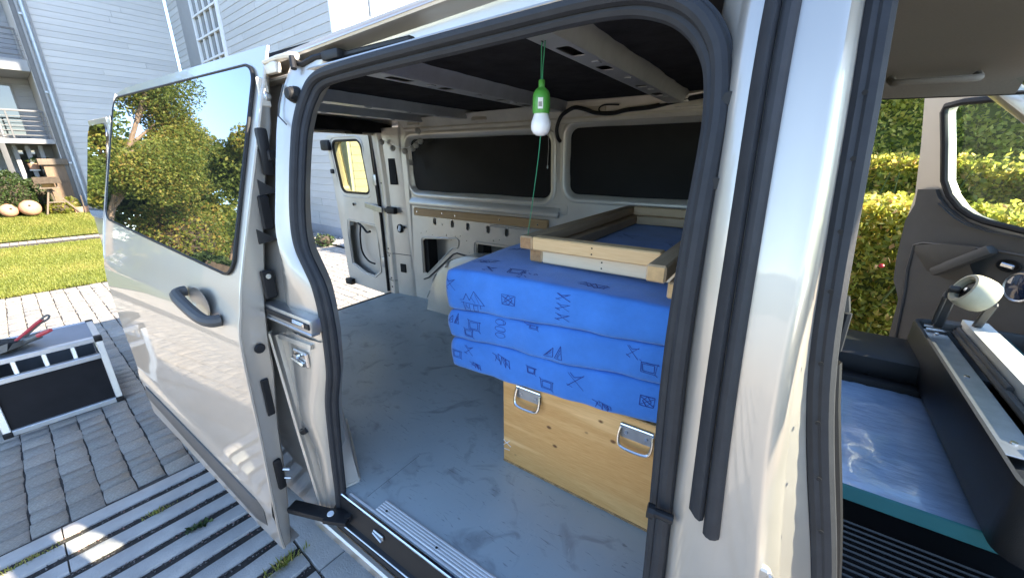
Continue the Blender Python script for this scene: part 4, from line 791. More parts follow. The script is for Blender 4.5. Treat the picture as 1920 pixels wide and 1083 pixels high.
for j in range(N + 1):
    v = (1 - math.cos(PI*j/N))/2; r = []
    for i in range(31):
        u = i/30; W = 1.16; Hh = .56; dv = min(v, 1 - v)*Hh; ins = R - math.sqrt(max(0, R*R - (R - dv)**2)) if dv < R else 0
        x = -.232 - .008*v - (ins + (1.152 + .02*v - 2*ins)*u)*1.0; uu = (x + .232)/-1.16; z = zlo(uu) + (zhi(uu) - zlo(uu))*v; r.append((x, yd(x, z) - .0035, z))
    rows.append(r)
b.loft(rows, flip=False); edge = [rows[0][i] for i in range(31)] + [rw[-1] for rw in rows[1:]] + rows[-1][-2::-1] + [rw[0] for rw in rows[-2:0:-1]]
b.build('glass', M_privacy, sd, ang=80); b = MB(); b.tube([(x, y + .003, z) for x, y, z in edge], .0055, 6, closed=True); b.build('window_seal', M_blk, sd)
b = MB(); rows = []
for i in range(25):
    u = i/24; x = -.272 - 1.0*u; zc = lerp(u, [0,1], [.476,.655]); hh = lerp(u, [0,1], [.058,.028]); k = 1 if 0 < i < 24 else .35
    rows.append([(x, yd(x, zc + hh) + .0, zc + hh), (x, yd(x, zc + hh) - .014*k, zc + hh*.85), (x, yd(x, zc) - .020*k, zc + hh*.2), (x, yd(x, zc) - .020*k, zc - hh*.6), (x, yd(x, zc - hh) - .012*k, zc - hh*.9), (x, yd(x, zc - hh) + .0, zc - hh)])
b.loft(rows, True, True); b.build('rub_strip', M_trimg, sd, ang=30)
b = MB(); hp = [(-.545,1.262,.0),(-.54,1.262,-.02),(-.515,1.258,-.034),(-.42,1.240,-.04),(-.34,1.220,-.036),(-.312,1.213,-.022),(-.305,1.211,.0)]
b.tube(smooth_path([(x, yd(x, z) - .004 + o, z) for x, z, o in hp], 4), [.018]*4 + [.0175]*16 + [.0185]*5, 10); hb = b.build('handle', M_trimg, sd)
b = MB(); rows = []
for k, (rr, dd) in enumerate(((1.0,-.006),(.92,-.003),(.7,.0),(.35,.002),(.02,.003))): rows.append([(-.425 + .075*rr*math.cos(2*PI*q/20), yd(-.425, 1.25) + dd - .004, 1.245 + .05*rr*math.sin(2*PI*q/20)) for q in range(20)])
b.loft(rows, True); b.build('handle_recess', mat('recess_paint', (.32,.33,.33), .35, .8), sd)
xj = -.205
def jy_(z, f): return (yd(xj, z) + .012)*(1 - f) + lerp(z, jz, jy)*f
def jbox(name, z, f, dy, dz, m, th=.008, lab=None): b = MB(); b.box((xj, jy_(z, f), z), (th, dy, dz), min(dy, dz)*.35); return b.build(name, m, sd)
jbox('latch', .95, .55, .024, .135, M_blk); jbox('latch', .655, .55, .026, .12, M_blk, .02)
b = MB(); b.tube([(xj, jy_(.67,.7), .67), (xj + .02, jy_(.67,.9) + .01, .665)], .006, 8); b.tube([(xj, jy_(.635,.7), .635), (xj + .02, jy_(.63,.9) + .01, .63)], .005, 8); b.build('latch_claw', M_plate, sd)
b = MB(); b.lathe([(.001,.006),(.013,.006),(.016,.002),(.016,-.002)], (xj, jy_(1.122,.55), 1.122), 14, 'x'); b.build('bumper', M_rub, sd)
b = MB(); b.lathe([(.001,.006),(.006,.006),(.006,.001),(.012,0)], (xj, .112, 1.85), 12, 'x'); b.build('bolt', M_chrome, sd); b = MB(); b.box((xj - .004,.105,1.86), (.006,.03,.075), .01); b.build('bolt_plate', M_cream, sd)
b = MB(); b.box((xj + .008,.072,1.70), (.02,.03,.13), .008); b.box((xj + .014,.088,1.69), (.02,.03,.03), .004); b.build('latch', M_blk, sd)
for z in (1.60,1.46): b = MB(); y = lerp(z, jz, jy); b.add([(xj,y - .02,z - .02),(xj,y - .02,z + .025),(xj + .012,y + .03,z - .012),(xj - .03,y - .02,z - .02),(xj - .03,y - .02,z + .025),(xj - .03,y + .03,z - .012)], [(0,1,2),(5,4,3),(0,3,4,1),(1,4,5,2),(2,5,3,0)]); b.build('wedge', M_blk, sd, ang=20)
b = MB(); y = lerp(1.53, jz, jy); b.box((xj,y,1.53), (.012,.03,.10), .004); b.build('contact_block', M_blk, sd); b = MB(); y = lerp(1.33, jz, jy); b.box((xj,y + .005,1.315), (.014,.035,.09), .004); b.build('contact_block', M_blk, sd); b = MB(); b.lathe([(.001,.004),(.008,.004),(.008,0)], (xj + .007, y + .004, 1.342), 10, 'x'); b.build('bolt', M_chrome, sd)
b = MB(); b.bar((-.215,-.055,.49), (-.06,.0,.492), .045, .022, bev=.006); b.bar((-.07,-.008,.494), (.01,.03,.494), .055, .018, bev=.006); b.build('lower_arm', M_blk, sd)
b = MB(); b.lathe([(.001,.006),(.011,.006),(.012,.0)], (-.055,.0,.501), 12); b.build('arm_bolt', M_white, sd); b = MB(); b.tube([(.0,.03,.48),(.0,.03,.505)], .012, 10); b.build('roller', M_rub, sd)
# --- cab
b = MB(); b.plate([(.14,.52),(1.64,.52),(1.64,1.9),(.25,1.9),(.25,1.42),(.14,1.42)], [], lambda a, c, d: (1.105 + d, a, c), .01); b.build('unseen_sun_block', M_blk, van)  # unseen panel added to keep sun off the load; its gap makes the streak
b = MB(); rows = []
for x in np.linspace(1.02, 1.64, 9): rows.append([(x, .22, 1.955), (x, .26, 1.975), (x, .5, 1.992), (x, 1.1, 1.995), (x, 1.36, 1.982), (x, 1.5, 1.962), (x, 1.585, 1.935), (x, 1.618, 1.905 - .03*(x-1.2)), (x, 1.63, 1.90 - .03*(x - 1.2)), (x, 1.66, 1.915)])
b.loft(rows); b.build('headliner', M_head, van)
b = MB(); b.tube([(x, 1.632, 1.905 - .03*(x - 1.2)) for x in np.linspace(1.1, 1.9, 9)], .007, 6); b.build('headliner_edge', M_blk, van)
b = MB(); hy = 1.42; b.tube(smooth_path([(1.30,1.50,1.945),(1.305,1.455,1.928),(1.34,1.44,1.926),(1.42,1.44,1.924),(1.50,1.455,1.925),(1.51,1.50,1.938)], 4), [.014] + [.011]*19 + [.014], 8); b.build('grab_handle', M_head, van)
b = MB(); b.loft([[(1.62,.25,1.93),(2.5,.12,1.18)],[(1.62,1.69,1.93),(2.5,1.82,1.18)]]); b.build('windscreen', M_clear, van)
b = MB(); [b.bar((1.6,y0,1.95), (2.55,y1,1.15), .06, .06, bev=.01) for y0, y1 in ((.2,.07),(1.74,1.87))]; b.build('windscreen_post', M_silver, van, 'stuff')
b = MB(); b.box((2.55,.97,.85), (.5,1.7,.6), .08); b.build('dashboard', M_trimg, van); b = MB(); b.box((3.05,.97,.75), (.8,1.75,.75), .15); b.build('bonnet', M_silver, van)
for x in (-1.05, 2.35):
    for y in (.14, 1.8):
        wr = bpy.data.objects.new('wheel', None); COL.objects.link(wr); wr.parent = van; wr.location = (x, y, .33)
        b = MB(); b.lathe([(.2,-.09),(.3,-.1),(.33,-.07),(.33,.07),(.3,.1),(.2,.09)], n=28, axis='y'); b.build('tyre', M_rub, wr); b = MB(); b.lathe([(.001,-.05),(.08,-.05),(.19,-.08),(.205,-.085),(.205,.085),(.001,.08)], n=24, axis='y'); b.build('rim', M_plate, wr)
# driver's door, open on the far side
dd = bpy.data.objects.new('driver_door', None); COL.objects.link(dd); dd.parent = van
Hh = Vector((2.30,1.80,0)); Dd = Vector((-.6402,.7682,0)); Nn = Vector((-.7682,-.6402,0))
def D(s, z, n=0): return Hh + Dd*s + Nn*(n + max(0, (z - 1.3)/.7*.15)) + Vector((0,0,z))
wo = [(.10,1.345),(.30,1.362),(.503,1.382),(.638,1.402),(.70,1.422),(.752,1.455),(.80,1.51),(.833,1.58),(.855,1.75),(.878,1.90),(.87,1.925),(.80,1.935),(.5,1.925),(.32,1.80)]
ol = [(0,.42),(.86,.42),(.88,.6),(.90,.92),(.935,.97),(.962,1.0),(.99,1.15),(.992,1.364),(.965,1.5),(.967,1.75),(.978,1.975),(.955,1.982),(.72,1.975),(.5,1.97),(.3,1.84),(0,1.38)]
b = MB(); b.plate(ol, [wo], lambda a, c, d: D(a, c, -d), .06); b.build('door_shell', M_silver, dd, ang=30)
sm = [(-1)]; b = MB(); b.tube([D(a, c, .006) for a, c in wo], .015, 8, closed=True); b.build('window_seal', M_blk, dd)
b = MB(); b.plate(wo, [], lambda a, c, d: D(a, c, -.03 - d), .004); b.build('glass', M_clear, dd)
tr_ = [(.02,.46),(.85,.46),(.875,.62),(.893,.92),(.925,.98),(.95,1.02),(.972,1.15),(.975,1.36),(.938,1.45),(.932,1.53),(.85,1.535),(.835,1.50),(.79,1.45),(.70,1.39),(.60,1.365),(.4,1.345),(.05,1.33)]
b = MB(); b.plate(tr_, [], lambda a, c, d: D(a, c, .028 - d), .024); b.build('trim_card', M_trimg, dd, ang=30)
b = MB(); pk = [(.05,.62),(.83,.62),(.872,.98),(.895,1.10),(.90,1.235),(.86,1.255),(.66,1.275),(.55,1.28),(.05,1.27)]; b.loft([[D(a, c, n) for a, c in pk] for n in (.0285,.033)], True); b.tube([D(a, c, .03) for a, c in pk], .008, 6, closed=True); b.build('trim_panel', M_trimg, dd, ang=30)
b = MB(); b.loft([[D(.9,1.235,.03),D(.9,1.215,.03),D(.86,1.18,.034)],[D(.80,1.262,.075),D(.80,1.20,.07),D(.80,1.12,.036)],[D(.70,1.282,.085),D(.70,1.17,.08),D(.70,1.10,.036)],[D(.60,1.29,.085),D(.60,1.2,.08),D(.58,1.12,.036)]]); b.loft([[D(.72,1.15,.035),D(.72,1.165,.09),D(.70,1.19,.09)],[D(.56,1.29,.035),D(.56,1.30,.10),D(.54,1.32,.095)]]); b.build('armrest', M_trimg, dd, ang=40)
b = MB(); b.bar(D(.73,1.13,.085), D(.53,1.295,.095), .05, .045, bev=.016); b.build('pull_handle', M_trimg, dd)
b = MB(); b.loft([[D(.495 + r*.04*math.cos(q), 1.225 + r*.026*math.sin(q), .036 - dp) for q in np.linspace(0, 2*PI, 16, False)] for r, dp in ((1.15,0),(1.0,-.004),(.8,.004),(.05,.006))], True); b.build('handle_bowl', M_dark, dd); b = MB(); b.bar(D(.52,1.228,.042), D(.47,1.222,.042), .012, .02, bev=.004); b.build('door_lever', M_chrome, dd)
b = MB(); b.loft([[D(.43 + r*.055*math.cos(q), 1.145 + r*.065*math.sin(q), .034 + dp) for q in np.linspace(0, 2*PI, 20, False)] for r, dp in ((1.1,0),(1.0,.01),(.9,.006))], True); b.build('speaker_ring', M_plate, dd); b = MB(); b.loft([[D(.43 + r*.05*math.cos(q), 1.145 + r*.058*math.sin(q), .034 + dp) for q in np.linspace(0, 2*PI, 20, False)] for r, dp in ((1.0,.005),(.6,.012),(.02,.015))], True); b.build('speaker', mat('blue_gloss', (.01,.02,.05), .06, coat=1), dd)
b = MB(); b.loft([[D(s, lerp(s, [.05,.6,.7,.76,.82], [1.36,1.392,1.41,1.45,1.5]) - .03, n) for s in (.05,.3,.6,.68,.74,.79,.82)] for n in (.03,.045)]); b.build('door_sill_trim', M_trimg, dd)
# passenger door, swung open towards the front of the van (outside the picture on the right)
pd = bpy.data.objects.new('passenger_door', None); COL.objects.link(pd); pd.parent = van
b = MB(); q = lambda a, c, d: (2.28 + .10*a - d, .03 - .98*a + max(0, (c - 1.3)/.7*.15)*.3, c); b.plate([(0,.42),(.95,.42),(1.0,1.0),(1.0,1.4),(.97,1.97),(.6,1.97),(.3,1.8),(0,1.35)], [[(.08,1.36),(.9,1.4),(.88,1.92),(.62,1.92),(.34,1.76)]], q, .06); b.build('door_shell', M_silver, pd)
b = MB(); b.plate([(.08,1.36),(.9,1.4),(.88,1.92),(.62,1.92),(.34,1.76)], [], lambda a, c, d: q(a, c, .03 + d), .004); b.build('glass', M_clear, pd)
# cab floor, driver's seat
b = MB(); b.box((1.85,.97,.475), (1.3,1.7,.03), .006)
for k in range(34): b.tube([(1.2, .12 + .0265*k, .491), (2.4, .12 + .0265*k, .491)], .006, 5)
b.build('rubber_mat', mat('ribbed_rubber', (.03,.03,.031), .4), van, ang=50)
b = MB(); b.box((1.70,1.45,.60), (.56,.62,.26), .03); b.build('seat_base', M_blk, van)
b = MB(); b.box((1.62,1.70,.845), (.62,.34,.12), .045); b.box((1.62,1.68,.77), (.6,.4,.10), .02); b.build('seat_cushion', M_blk, van)
b = MB(); b.loft([[(1.22 + dx, y, z) for y in (1.28,1.34,1.5,1.7)] for dx, z in ((.085,.86),(.1,.95),(.105,1.05),(.095,1.15),(.07,1.23),(.03,1.27),(-.05,1.28))]); b.build('seat_back', M_blk, van)
b = MB(); b.tube([(1.327,1.27,z) for z in (1.0,1.05,1.1,1.15)], .016, 8); b.tube([(1.318,1.268,1.155),(1.305,1.268,1.21)], .018, 8); b.build('seat_piping', M_rub2, van)
b = MB(); b.box((1.27,.62,.50), (.05,.03,.06), .008); b.build('orange_cover', mat('orange_plastic', (.45,.13,.03), .5), van)
# ================================================================ THINGS IN AND ROUND THE VAN
# --- plywood box with two bail handles
M_ply = wood_mat('spruce_ply', (.56,.27,.075), (.93,.58,.25), 0, 1.0, True, .45, 11)
bx = thing('plywood_box', 'spruce plywood box with two steel bail handles under the blue mattress', 'box', (.333,.5,.56))
b = MB(); b.box((.36,.009,.195), (.72,.018,.39), .003); b.build('front_panel', M_ply, bx); b = MB(); b.box((.36,-.0012,.006), (.716,.003,.008)); b.build('ply_edge', mat('ply_edge', (.30,.18,.08), .8, var=.4, vscale=60), bx)
for sx in (.009,.711): b = MB(); b.box((sx,.37,.195), (.018,.70,.385), .003); b.build('side_panel', M_ply, bx); b = MB(); b.box((.36,.37,.381), (.68,.70,.016), .002); b.build('lid', M_ply, bx); b = MB(); b.box((.36,.37,.009), (.68,.70,.016), .002); b.build('base', M_ply, bx)
for cx, zc in ((.112,.328),(.49,.332)):
    h = MB(); h.plate(rrect(cx - .05,zc - .014,cx + .05,zc + .03,.006,3), [], lambda a, c, d: (a, -.0008 - d, c), .0025); hp = h.build('handle', M_plate, bx, ang=30)
    h = MB(); h.tube(smooth_path([(cx - .046,-.006,zc + .022),(cx - .049,-.012,zc + .0),(cx - .047,-.018,zc - .024),(cx - .036,-.022,zc - .036),(cx,-.023,zc - .039),(cx + .036,-.022,zc - .036),(cx + .047,-.018,zc - .024),(cx + .049,-.012,zc + .0),(cx + .046,-.006,zc + .022)], 4), .005, 8); h.build('bail', M_chrome, hp)
    h = MB(); h.tube([(cx - .048,-.004,zc + .031),(cx + .048,-.004,zc + .031)], .005, 8); [h.lathe([(.001,-.004),(.005,-.004),(.006,0)], (cx + s*.03,-.003,zc + .006), 8, 'y') for s in (-1,1)]; h.build('hinge_roll', M_chrome, hp)
b = MB(); b.tube([(.0,-.001,.075),(.03,-.001,.105)], .0012, 4); b.tube([(.0,-.001,.10),(.035,-.001,.08)], .0012, 4); b.tube([(.004,-.001,.06),(.03,-.001,.062)], .0012, 4); b.build('scratch', M_white, bx)
# --- folded blue mattress
def fabric(name):
    m = mat(name, (.035,.172,.54), .85, var=.12, vscale=9, bump=.22, bscale=420, sheen=.3); return m
M_blue = fabric('blue_cotton'); M_ink = mat('navy_print', (.016,.035,.19), .9)
mt = thing('folding_mattress', 'bright blue three-fold mattress with navy scribble print stacked on the plywood box', 'mattress', (0,0,0))
XL, XR = .165, 1.055
def yfront(x): return .392 + .082*(x - .17)
def top0(x, y):   # heights of the four layer boundaries at the front, left to right
    return lerp(x, [.165,.3,.5,.75,.95,1.06], [1.338,1.346,1.346,1.338,1.328,1.325]) + .012*min(1, max(0, (y - .45)/.25))
B1 = lambda x: lerp(x, [.165,.35,.55,.75,.9,1.06], [1.196,1.206,1.214,1.219,1.222,1.224]) + .002*math.sin(x*23)
B2 = lambda x: lerp(x, [.165,.3,.45,.6,.75,.9,1.06], [1.092,1.092,1.096,1.098,1.103,1.108,1.11]) + .003*math.sin(x*17 + 1)
B3 = lambda x: lerp(x, [.165,.3,.45,.65,.85,1.06], [.972,.968,.966,.972,.978,.98])
def segment(lo, hi, dy0, flat_top):
    b = MB(); rows = []; N = 44
    for i in range(N + 1):
        x = XL + (XR - XL)*i/N; e = min(1, (x - XL)/.035); rd = math.sqrt(max(0, 1 - (1 - e)**2)); yf = yfront(x) + dy0 + .018*(1 - rd) + .003*math.sin(x*11 + hi(x, .4)*9) + .0035*math.sin(x*27 + dy0*400)*math.sin(x*9 + 1) + .0018*math.sin(x*57 + dy0*900)
        h0, h1 = lo(x), hi(x, yf); c = (h0 + h1)/2; H = (h1 - h0)/2 - .0012; H *= .55 + .45*rd; r = [];
        for k in range(13):
            a = -PI/2 + PI*k/12; cx_ = abs(math.cos(a))**.42; sz = math.copysign(abs(math.sin(a))**.75, math.sin(a)); r.append((x, yf + .026*(1 - cx_), c + H*sz))
        for y in (.55,.75,1.0,1.3,1.6): r.append((x, y, (hi(x, y) if flat_top else h1) - .0012 - (.014*(1 - rd) if flat_top else 0)))
        r.append((x, 1.62, c)); r.append((x, 1.6, h0)); rows.append(r)
    b.loft(rows, True, True); return b.build('segment', M_blue, mt, ang=60)
sg1 = segment(B1, top0, -.006, True); sg2 = segment(B2, lambda x, y: B1(x), .002, False); sg3 = segment(B3, lambda x, y: B2(x), .008, False)
# scribbles: short ribbons lying on the cloth
def strokes(lines, fn, parent, wdt=.00095):
    b = MB(); 
    for L in lines:
        for (p, q) in zip(L, L[1:]):
            n = max(2, int(math.hypot(q[0]-p[0], q[1]-p[1])/.012)); pts = [Vector(fn(p[0] + (q[0]-p[0])*i/n, p[1] + (q[1]-p[1])*i/n)) for i in range(n + 1)]
            dx, dz = q[0]-p[0], q[1]-p[1]; l = math.hypot(dx, dz) + 1e-9; w_ = wdt*random.uniform(.6,1.3); nx, nz = -dz/l*w_, dx/l*w_
            A = [fn(p[0] + dx*i/n + nx, p[1] + dz*i/n + nz) for i in range(n + 1)]; B = [fn(p[0] + dx*i/n - nx, p[1] + dz*i/n - nz) for i in range(n + 1)]; b.loft([A, B])
    return b
from mathutils.bvhtree import BVHTree
def surf_fn(o, mode, cx, cz, yaw=0):
    me = o.data; t = BVHTree.FromPolygons([v.co for v in me.vertices], [tuple(p.vertices) for p in me.polygons])
    def f(u, v):
        if mode == 'front': h = t.ray_cast(Vector((cx + u, 0, cz + v)), Vector((0,1,0))); return (h[0] + Vector((0,-.0012,0))) if h[0] else Vector((cx + u, .4, cz + v))
        c, s = math.cos(yaw), math.sin(yaw); h = t.ray_cast(Vector((cx + u*c - v*s, cz + u*s + v*c, 2)), Vector((0,0,-1))); return (h[0] + Vector((0,0,.0012))) if h[0] else Vector((cx + u, cz + v, 1.345))
    return f
def jit(L, a=.0012): return [[(x + random.uniform(-a,a), z + random.uniform(-a,a)) for x, z in l] for l in L]
def sc(L, k, kz=None): return [[(x*k, z*(kz or k)) for x, z in l] for l in L]
X1 = [[(-1,1),(1,-1)],[(-1,-.8),(1,.9)],[(-.8,1.0),(-.2,.5),(.9,.75)],[(-1.1,-.5),(-.4,-.9)]]
XXX = [[(x, z*.5 + o) for x, z in l] for o in (1.6,.2,-1.3) for l in X1]
SQ = [[(-1,.8),(1,.7),(.9,-.8),(-.9,-.7),(-1,.8)],[(-.8,.55),(.75,.5),(.7,-.55),(-.7,-.5),(-.8,.55)],[(-1,.8),(-1.3,1)],[(1,.7),(1.3,.6)],[(.9,-.8),(1.2,-1.1)]]
DSQ = SQ[:1] + [[(-.9,.6),(.9,-.6)],[(-.9,-.6),(.9,.6)],[(0,.75),(.6,0),(0,-.75),(-.6,0),(0,.75)]]
TRI = [[(-1.2,-.7),(-.1,.5),(-.2,-.7),(-1.2,-.7)],[(-.95,-.55),(-.3,.2)],[(-.8,-.6),(-.25,-.05)],[(.1,-.7),(.75,.9),(.9,-.75),(.1,-.7)],[(.3,-.55),(.7,.4)],[(.45,-.6),(.75,.05)]]
HOUSE = [[(-1.3,-.1),(-.9,.0),(-.55,.6),(-.2,.05),(.25,.9),(1.3,-.2),(1.0,-.25),(-1.2,-.25)],[(-.9,-.25),(-.8,-1),(.9,-1),(.85,-.25)],[(-.3,-.3),(-.3,-1)],[(.15,-.35),(.6,-.35),(.55,-.9),(.1,-.9),(.15,-.35)],[(.3,.7),(.75,-.1)],[(-.7,-.4),(-.4,-.8)],[(.0,.3),(.35,-.15)],[(-.6,-.35),(-.75,-.85)]]
OV = [[(math.cos(a)*.8 , math.sin(a)*.36 + o) for a in np.linspace(0, 6.6, 13)] for o in (.95,.0,-.9)] + [[(.4,1.2),(.5,.7)]]
ZIG = [[(-1.4,.5),(-.6,.3),(-.9,-.5)],[(-.5,.6),(.1,-.7),(.1,.4),(.8,-.9),(.6,.3),(1.3,-1.0),(1.2,.1)],[(-.5,.6),(1.2,.1)],[(-.9,.2),(-.2,-.2)],[(.3,.3),(.9,-.6)]]
SCR = [[(-1.4,0),(-.8,.5),(-.3,-.4),(.1,.5),(.5,-.3),(1.0,.4),(1.4,.1)],[(-1.2,-.3),(-.4,.3),(.3,-.5),(1.2,.2),(.9,-.4)],[(-.9,.3),(.9,.35)],[(-1.1,-.1),(1.1,-.35)]]
DASH = [[(-1,.5),(-.5,.8),(-.6,.3)],[(-.2,.7),(.2,.4)],[(.5,.8),(.9,.5),(.6,.3),(.5,.7)],[(-1,-.2),(-.5,-.5)],[(-.3,-.2),(.1,-.6)],[(-.9,-.7),(-.4,-.8)]]
K = .0335
FRONT = [(sg1,[(.198,1.29,X1,.6),(.285,1.245,HOUSE,1.15),(.425,1.275,DSQ,.62),(.60,1.28,XXX,.62)]), (sg2,[(.20,1.165,TRI,.7),(.285,1.155,SQ,.62),(.262,1.125,SQ,.5),(.385,1.165,OV,.72),(.505,1.205,SQ,.45),(.575,1.135,TRI,.85),(.845,1.155,SQ,.6),(.80,1.19,X1,.5)]), (sg3,[(.205,1.03,SQ,.5),(.255,1.055,X1,.5),(.28,1.005,ZIG,.5),(.385,1.055,ZIG,.8),(.495,1.045,SQ,.45),(.645,1.052,X1,.75),(.55,1.01,SQ,.6),(.73,1.0,ZIG,.65),(.85,1.05,DSQ,.6)])]
for sgm, items in FRONT:
    fb = MB()
    for x, z, sh, k in items:
        s_ = strokes(jit(sc(sh, K*k)), surf_fn(sgm, 'front', x, z), sgm); fb.add(s_.v, s_.f)
    if sgm is sg1:
        for x, y, sh, k, yw in ((.25,.52,SCR,1.1,.3),(.41,.47,SQ,.8,.2),(.32,.45,X1,.6,.2),(.46,.455,DASH,.9,.1),(.66,.485,SCR,1.0,.1),(.26,.72,SCR,1.0,.5),(.62,.98,SCR,1.2,.2),(.75,1.15,SQ,1.2,.3),(.52,1.2,X1,1.1,0),(.88,.62,SCR,1,.2)):
            s_ = strokes(jit(sc(sh, K*k)), surf_fn(sg1, 'top', x, y, yw), sgm, .0012); fb.add(s_.v, s_.f)
    fb.build('print', M_ink, sgm, 'stuff', fix=False, ang=None)
# --- two slatless wooden frames lying on the mattress
W_l = [wood_mat('pine_%s' % n, c1, c2, ax, 1.2, False, .6) for n, ax, c1, c2 in (('front',0,(.66,.41,.18),(.86,.62,.34)),('pale',0,(.70,.54,.35),(.84,.69,.49)),('side',1,(.45,.30,.165),(.66,.47,.28)),('back',0,(.62,.43,.24),(.78,.57,.35)))]
M_end = mat('end_grain', (.36,.2,.09), .8, var=.3, vscale=60, stretch=(1,1,1))
def frame(label, x0, x1, y0, y1, z, yr, mats, rz):
    t = thing('wooden_frame', label, 'frame', ((x0+x1)/2, (y0+y1)/2, z), rad(rz)); cx, cy = (x0+x1)/2, (y0+y1)/2; h = .042; w_ = .046
    for nm, p, q, m in (('front_beam',(x0 + w_ + .001,y0 + w_/2),(x1,y0 + w_/2),mats[0]),('back_beam',(x0 + w_ + .001,y1 - w_/2),(x1 + .2,y1 - w_/2),W_l[3]),('side_beam',(x0 + w_/2,y0),(x0 + w_/2,y1),W_l[2])):
        b = MB(); b.bar((p[0]-cx,p[1]-cy,h/2), (q[0]-cx,q[1]-cy,h/2), w_, h, bev=.004); o = b.build(nm, m, t)
        if nm == 'side_beam': b = MB(); b.box((p[0]-cx, y0 - cy - .0006, h/2), (w_ - .009, .0015, h - .009)); b.build('end_grain', M_end, o)
        if nm == 'front_beam': b = MB(); [b.lathe([(.001,-.001),(.0025,-.001),(.0025,.001)], (x0 + .25 - cx, y0 - cy, h*.5 + s*.009), 6, 'y') for s in (-1,1)]; b.build('nail', M_dark, o, 'stuff')
    b = MB(); b.bar((x1 + .024 - cx, yr - cy, h/2 + .0), (x1 + .024 - cx, y1 - w_ - .002 - cy, h/2), w_, h, bev=.004); o = b.build('side_beam', W_l[2], t); b = MB(); b.box((x1 + .024 - cx, yr - cy - .0006, h/2), (w_ - .009, .0015, h - .009)); b.build('end_grain', mat('pine_end', (.55,.34,.15), .7, var=.15, vscale=50), o)
frame('upper pine frame of the pair lying on the blue mattress', .378, .822, .536, 1.60, 1.4055, .40, (W_l[0],), 0)
frame('lower paler pine frame resting directly on the blue mattress', .402, .868, .560, 1.585, 1.3615, .43, (W_l[1],), 0)
# --- pull-cord bulb lamp
lp = thing('bulb_lamp', 'green pull-cord lamp with a white bulb hanging from the roof rib', 'lamp', (.556,.352,1.740)); lp.scale = (.86,.86,.667)
M_grn = mat('green_plastic', (.07,.30,.045), .38); M_bulb = mat('white_bulb', (.82,.82,.82), .3, coat=.2); M_cord = mat('green_cord', (.03,.25,.13), .7)
b = MB(); b.lathe([(.001,.168),(.0075,.168),(.0085,.165),(.0085,.146),(.011,.143),(.018,.136),(.0225,.124),(.0235,.11),(.0235,.07),(.0225,.066),(.0225,.062),(.001,.062)], n=24); b.build('socket', M_grn, lp)
b = MB(); b.lathe([(.001,.064),(.019,.064),(.0195,.058),(.022,.05),(.0262,.035),(.0275,.022),(.0255,.008),(.020,-.003),(.012,-.0095),(.001,-.0115)], n=24); b.build('bulb', M_bulb, lp, ang=80)
b = MB(); L_ = [[(.0242*math.cos(a), .0242*math.sin(a), z) for a in np.linspace(-1.42, -.85, 7)] for z in (.075,.11)]; b.loft(L_); b.build('sticker', mat('sticker_white', (.72,.73,.7), .5), lp, fix=False)
b = MB()
for i in range(7): a0 = -1.35 + .06*i; b.loft([[(.0245*math.cos(a), .0245*math.sin(a), z) for a in (a0, a0 + .02 + .02*(i % 2))] for z in (.082,.097)])
b.box((0,0,0),(.0001,.0001,.0001)); b.build('sticker_bars', M_dark, lp, 'stuff', fix=False)
b = MB(); b.tube(smooth_path([(.002,0,.168),(.004,-.002,.21),(.006,.002,.282)], 4), .0016, 6); b.tube(smooth_path([(-.002,0,.168),(-.0035,.002,.21),(-.002,0,.28),(.004,.004,.298),(.006,.002,.282)], 4), .0016, 6); b.tube([(.0,0,.275),(-.006,.004,.29),(.012,.012,.29)], .0016, 6)
b.build('cord', M_cord, lp); b = MB(); b.tube(smooth_path([(0,0,-.011),(-.03,.04,-.09),(-.085,.11,-.22),(-.18,.23,-.436)], 5), .0013, 6); b.build('pull_cord', M_cord, lp)
b = MB(); b.tube(smooth_path([(.002,0,.28),(-.006,-.004,.292),(.0,-.004,.304),(.01,.0,.298),(.006,.002,.284)], 4), .0022, 6); b.build('hook', M_blk, lp)
pc = thing('pull_chain', 'thin cord with a small metal tag hanging beside the window pillar', 'cord', (-.11,1.58,1.64)); b = MB(); b.tube([(0,0,.19),(.004,0,.1),(0,0,.01)], .002, 5); b.build('chain', M_plate, pc); b = MB(); b.lathe([(.001,-.012),(.006,-.006),(.004,.008),(.001,.01)], n=8); b.build('tag', M_plate, pc)
# --- string of small ball lights
sl_ = thing('string_lights', 'string of small pale ball lights looped over the rear pillar', 'string lights', (0,0,0))
SP = [(-1.56,1.565,1.807),(-1.45,1.575,1.762),(-1.33,1.585,1.74),(-1.245,1.588,1.757),(-1.207,1.588,1.779),(-1.16,1.588,1.805),(-1.165,1.575,1.873)]
b = MB(); b.tube(smooth_path([(x, y, z + .022) for x, y, z in SP], 6), .0025, 5); b.tube([(-1.28,1.586,1.77),(-1.282,1.584,1.72),(-1.279,1.584,1.68)], .0022, 5); b.build('cable', M_white, sl_); M_ball = mat('cotton_ball', (.5,.48,.43), .9, var=.12, vscale=60, bump=.3, bscale=200)
gl = None
for i, c in enumerate(SP + [(-1.279,1.584,1.66)]):
    if gl is None: b = MB(); b.lathe([(max(.0005,.0215*math.sin(PI*k/8)), -.0215*math.cos(PI*k/8)) for k in range(9)], n=14); gl = b.build('ball_light', M_ball, sl_, ang=80); o = gl
    else: o = gl.copy(); COL.objects.link(o)
    o.location = c
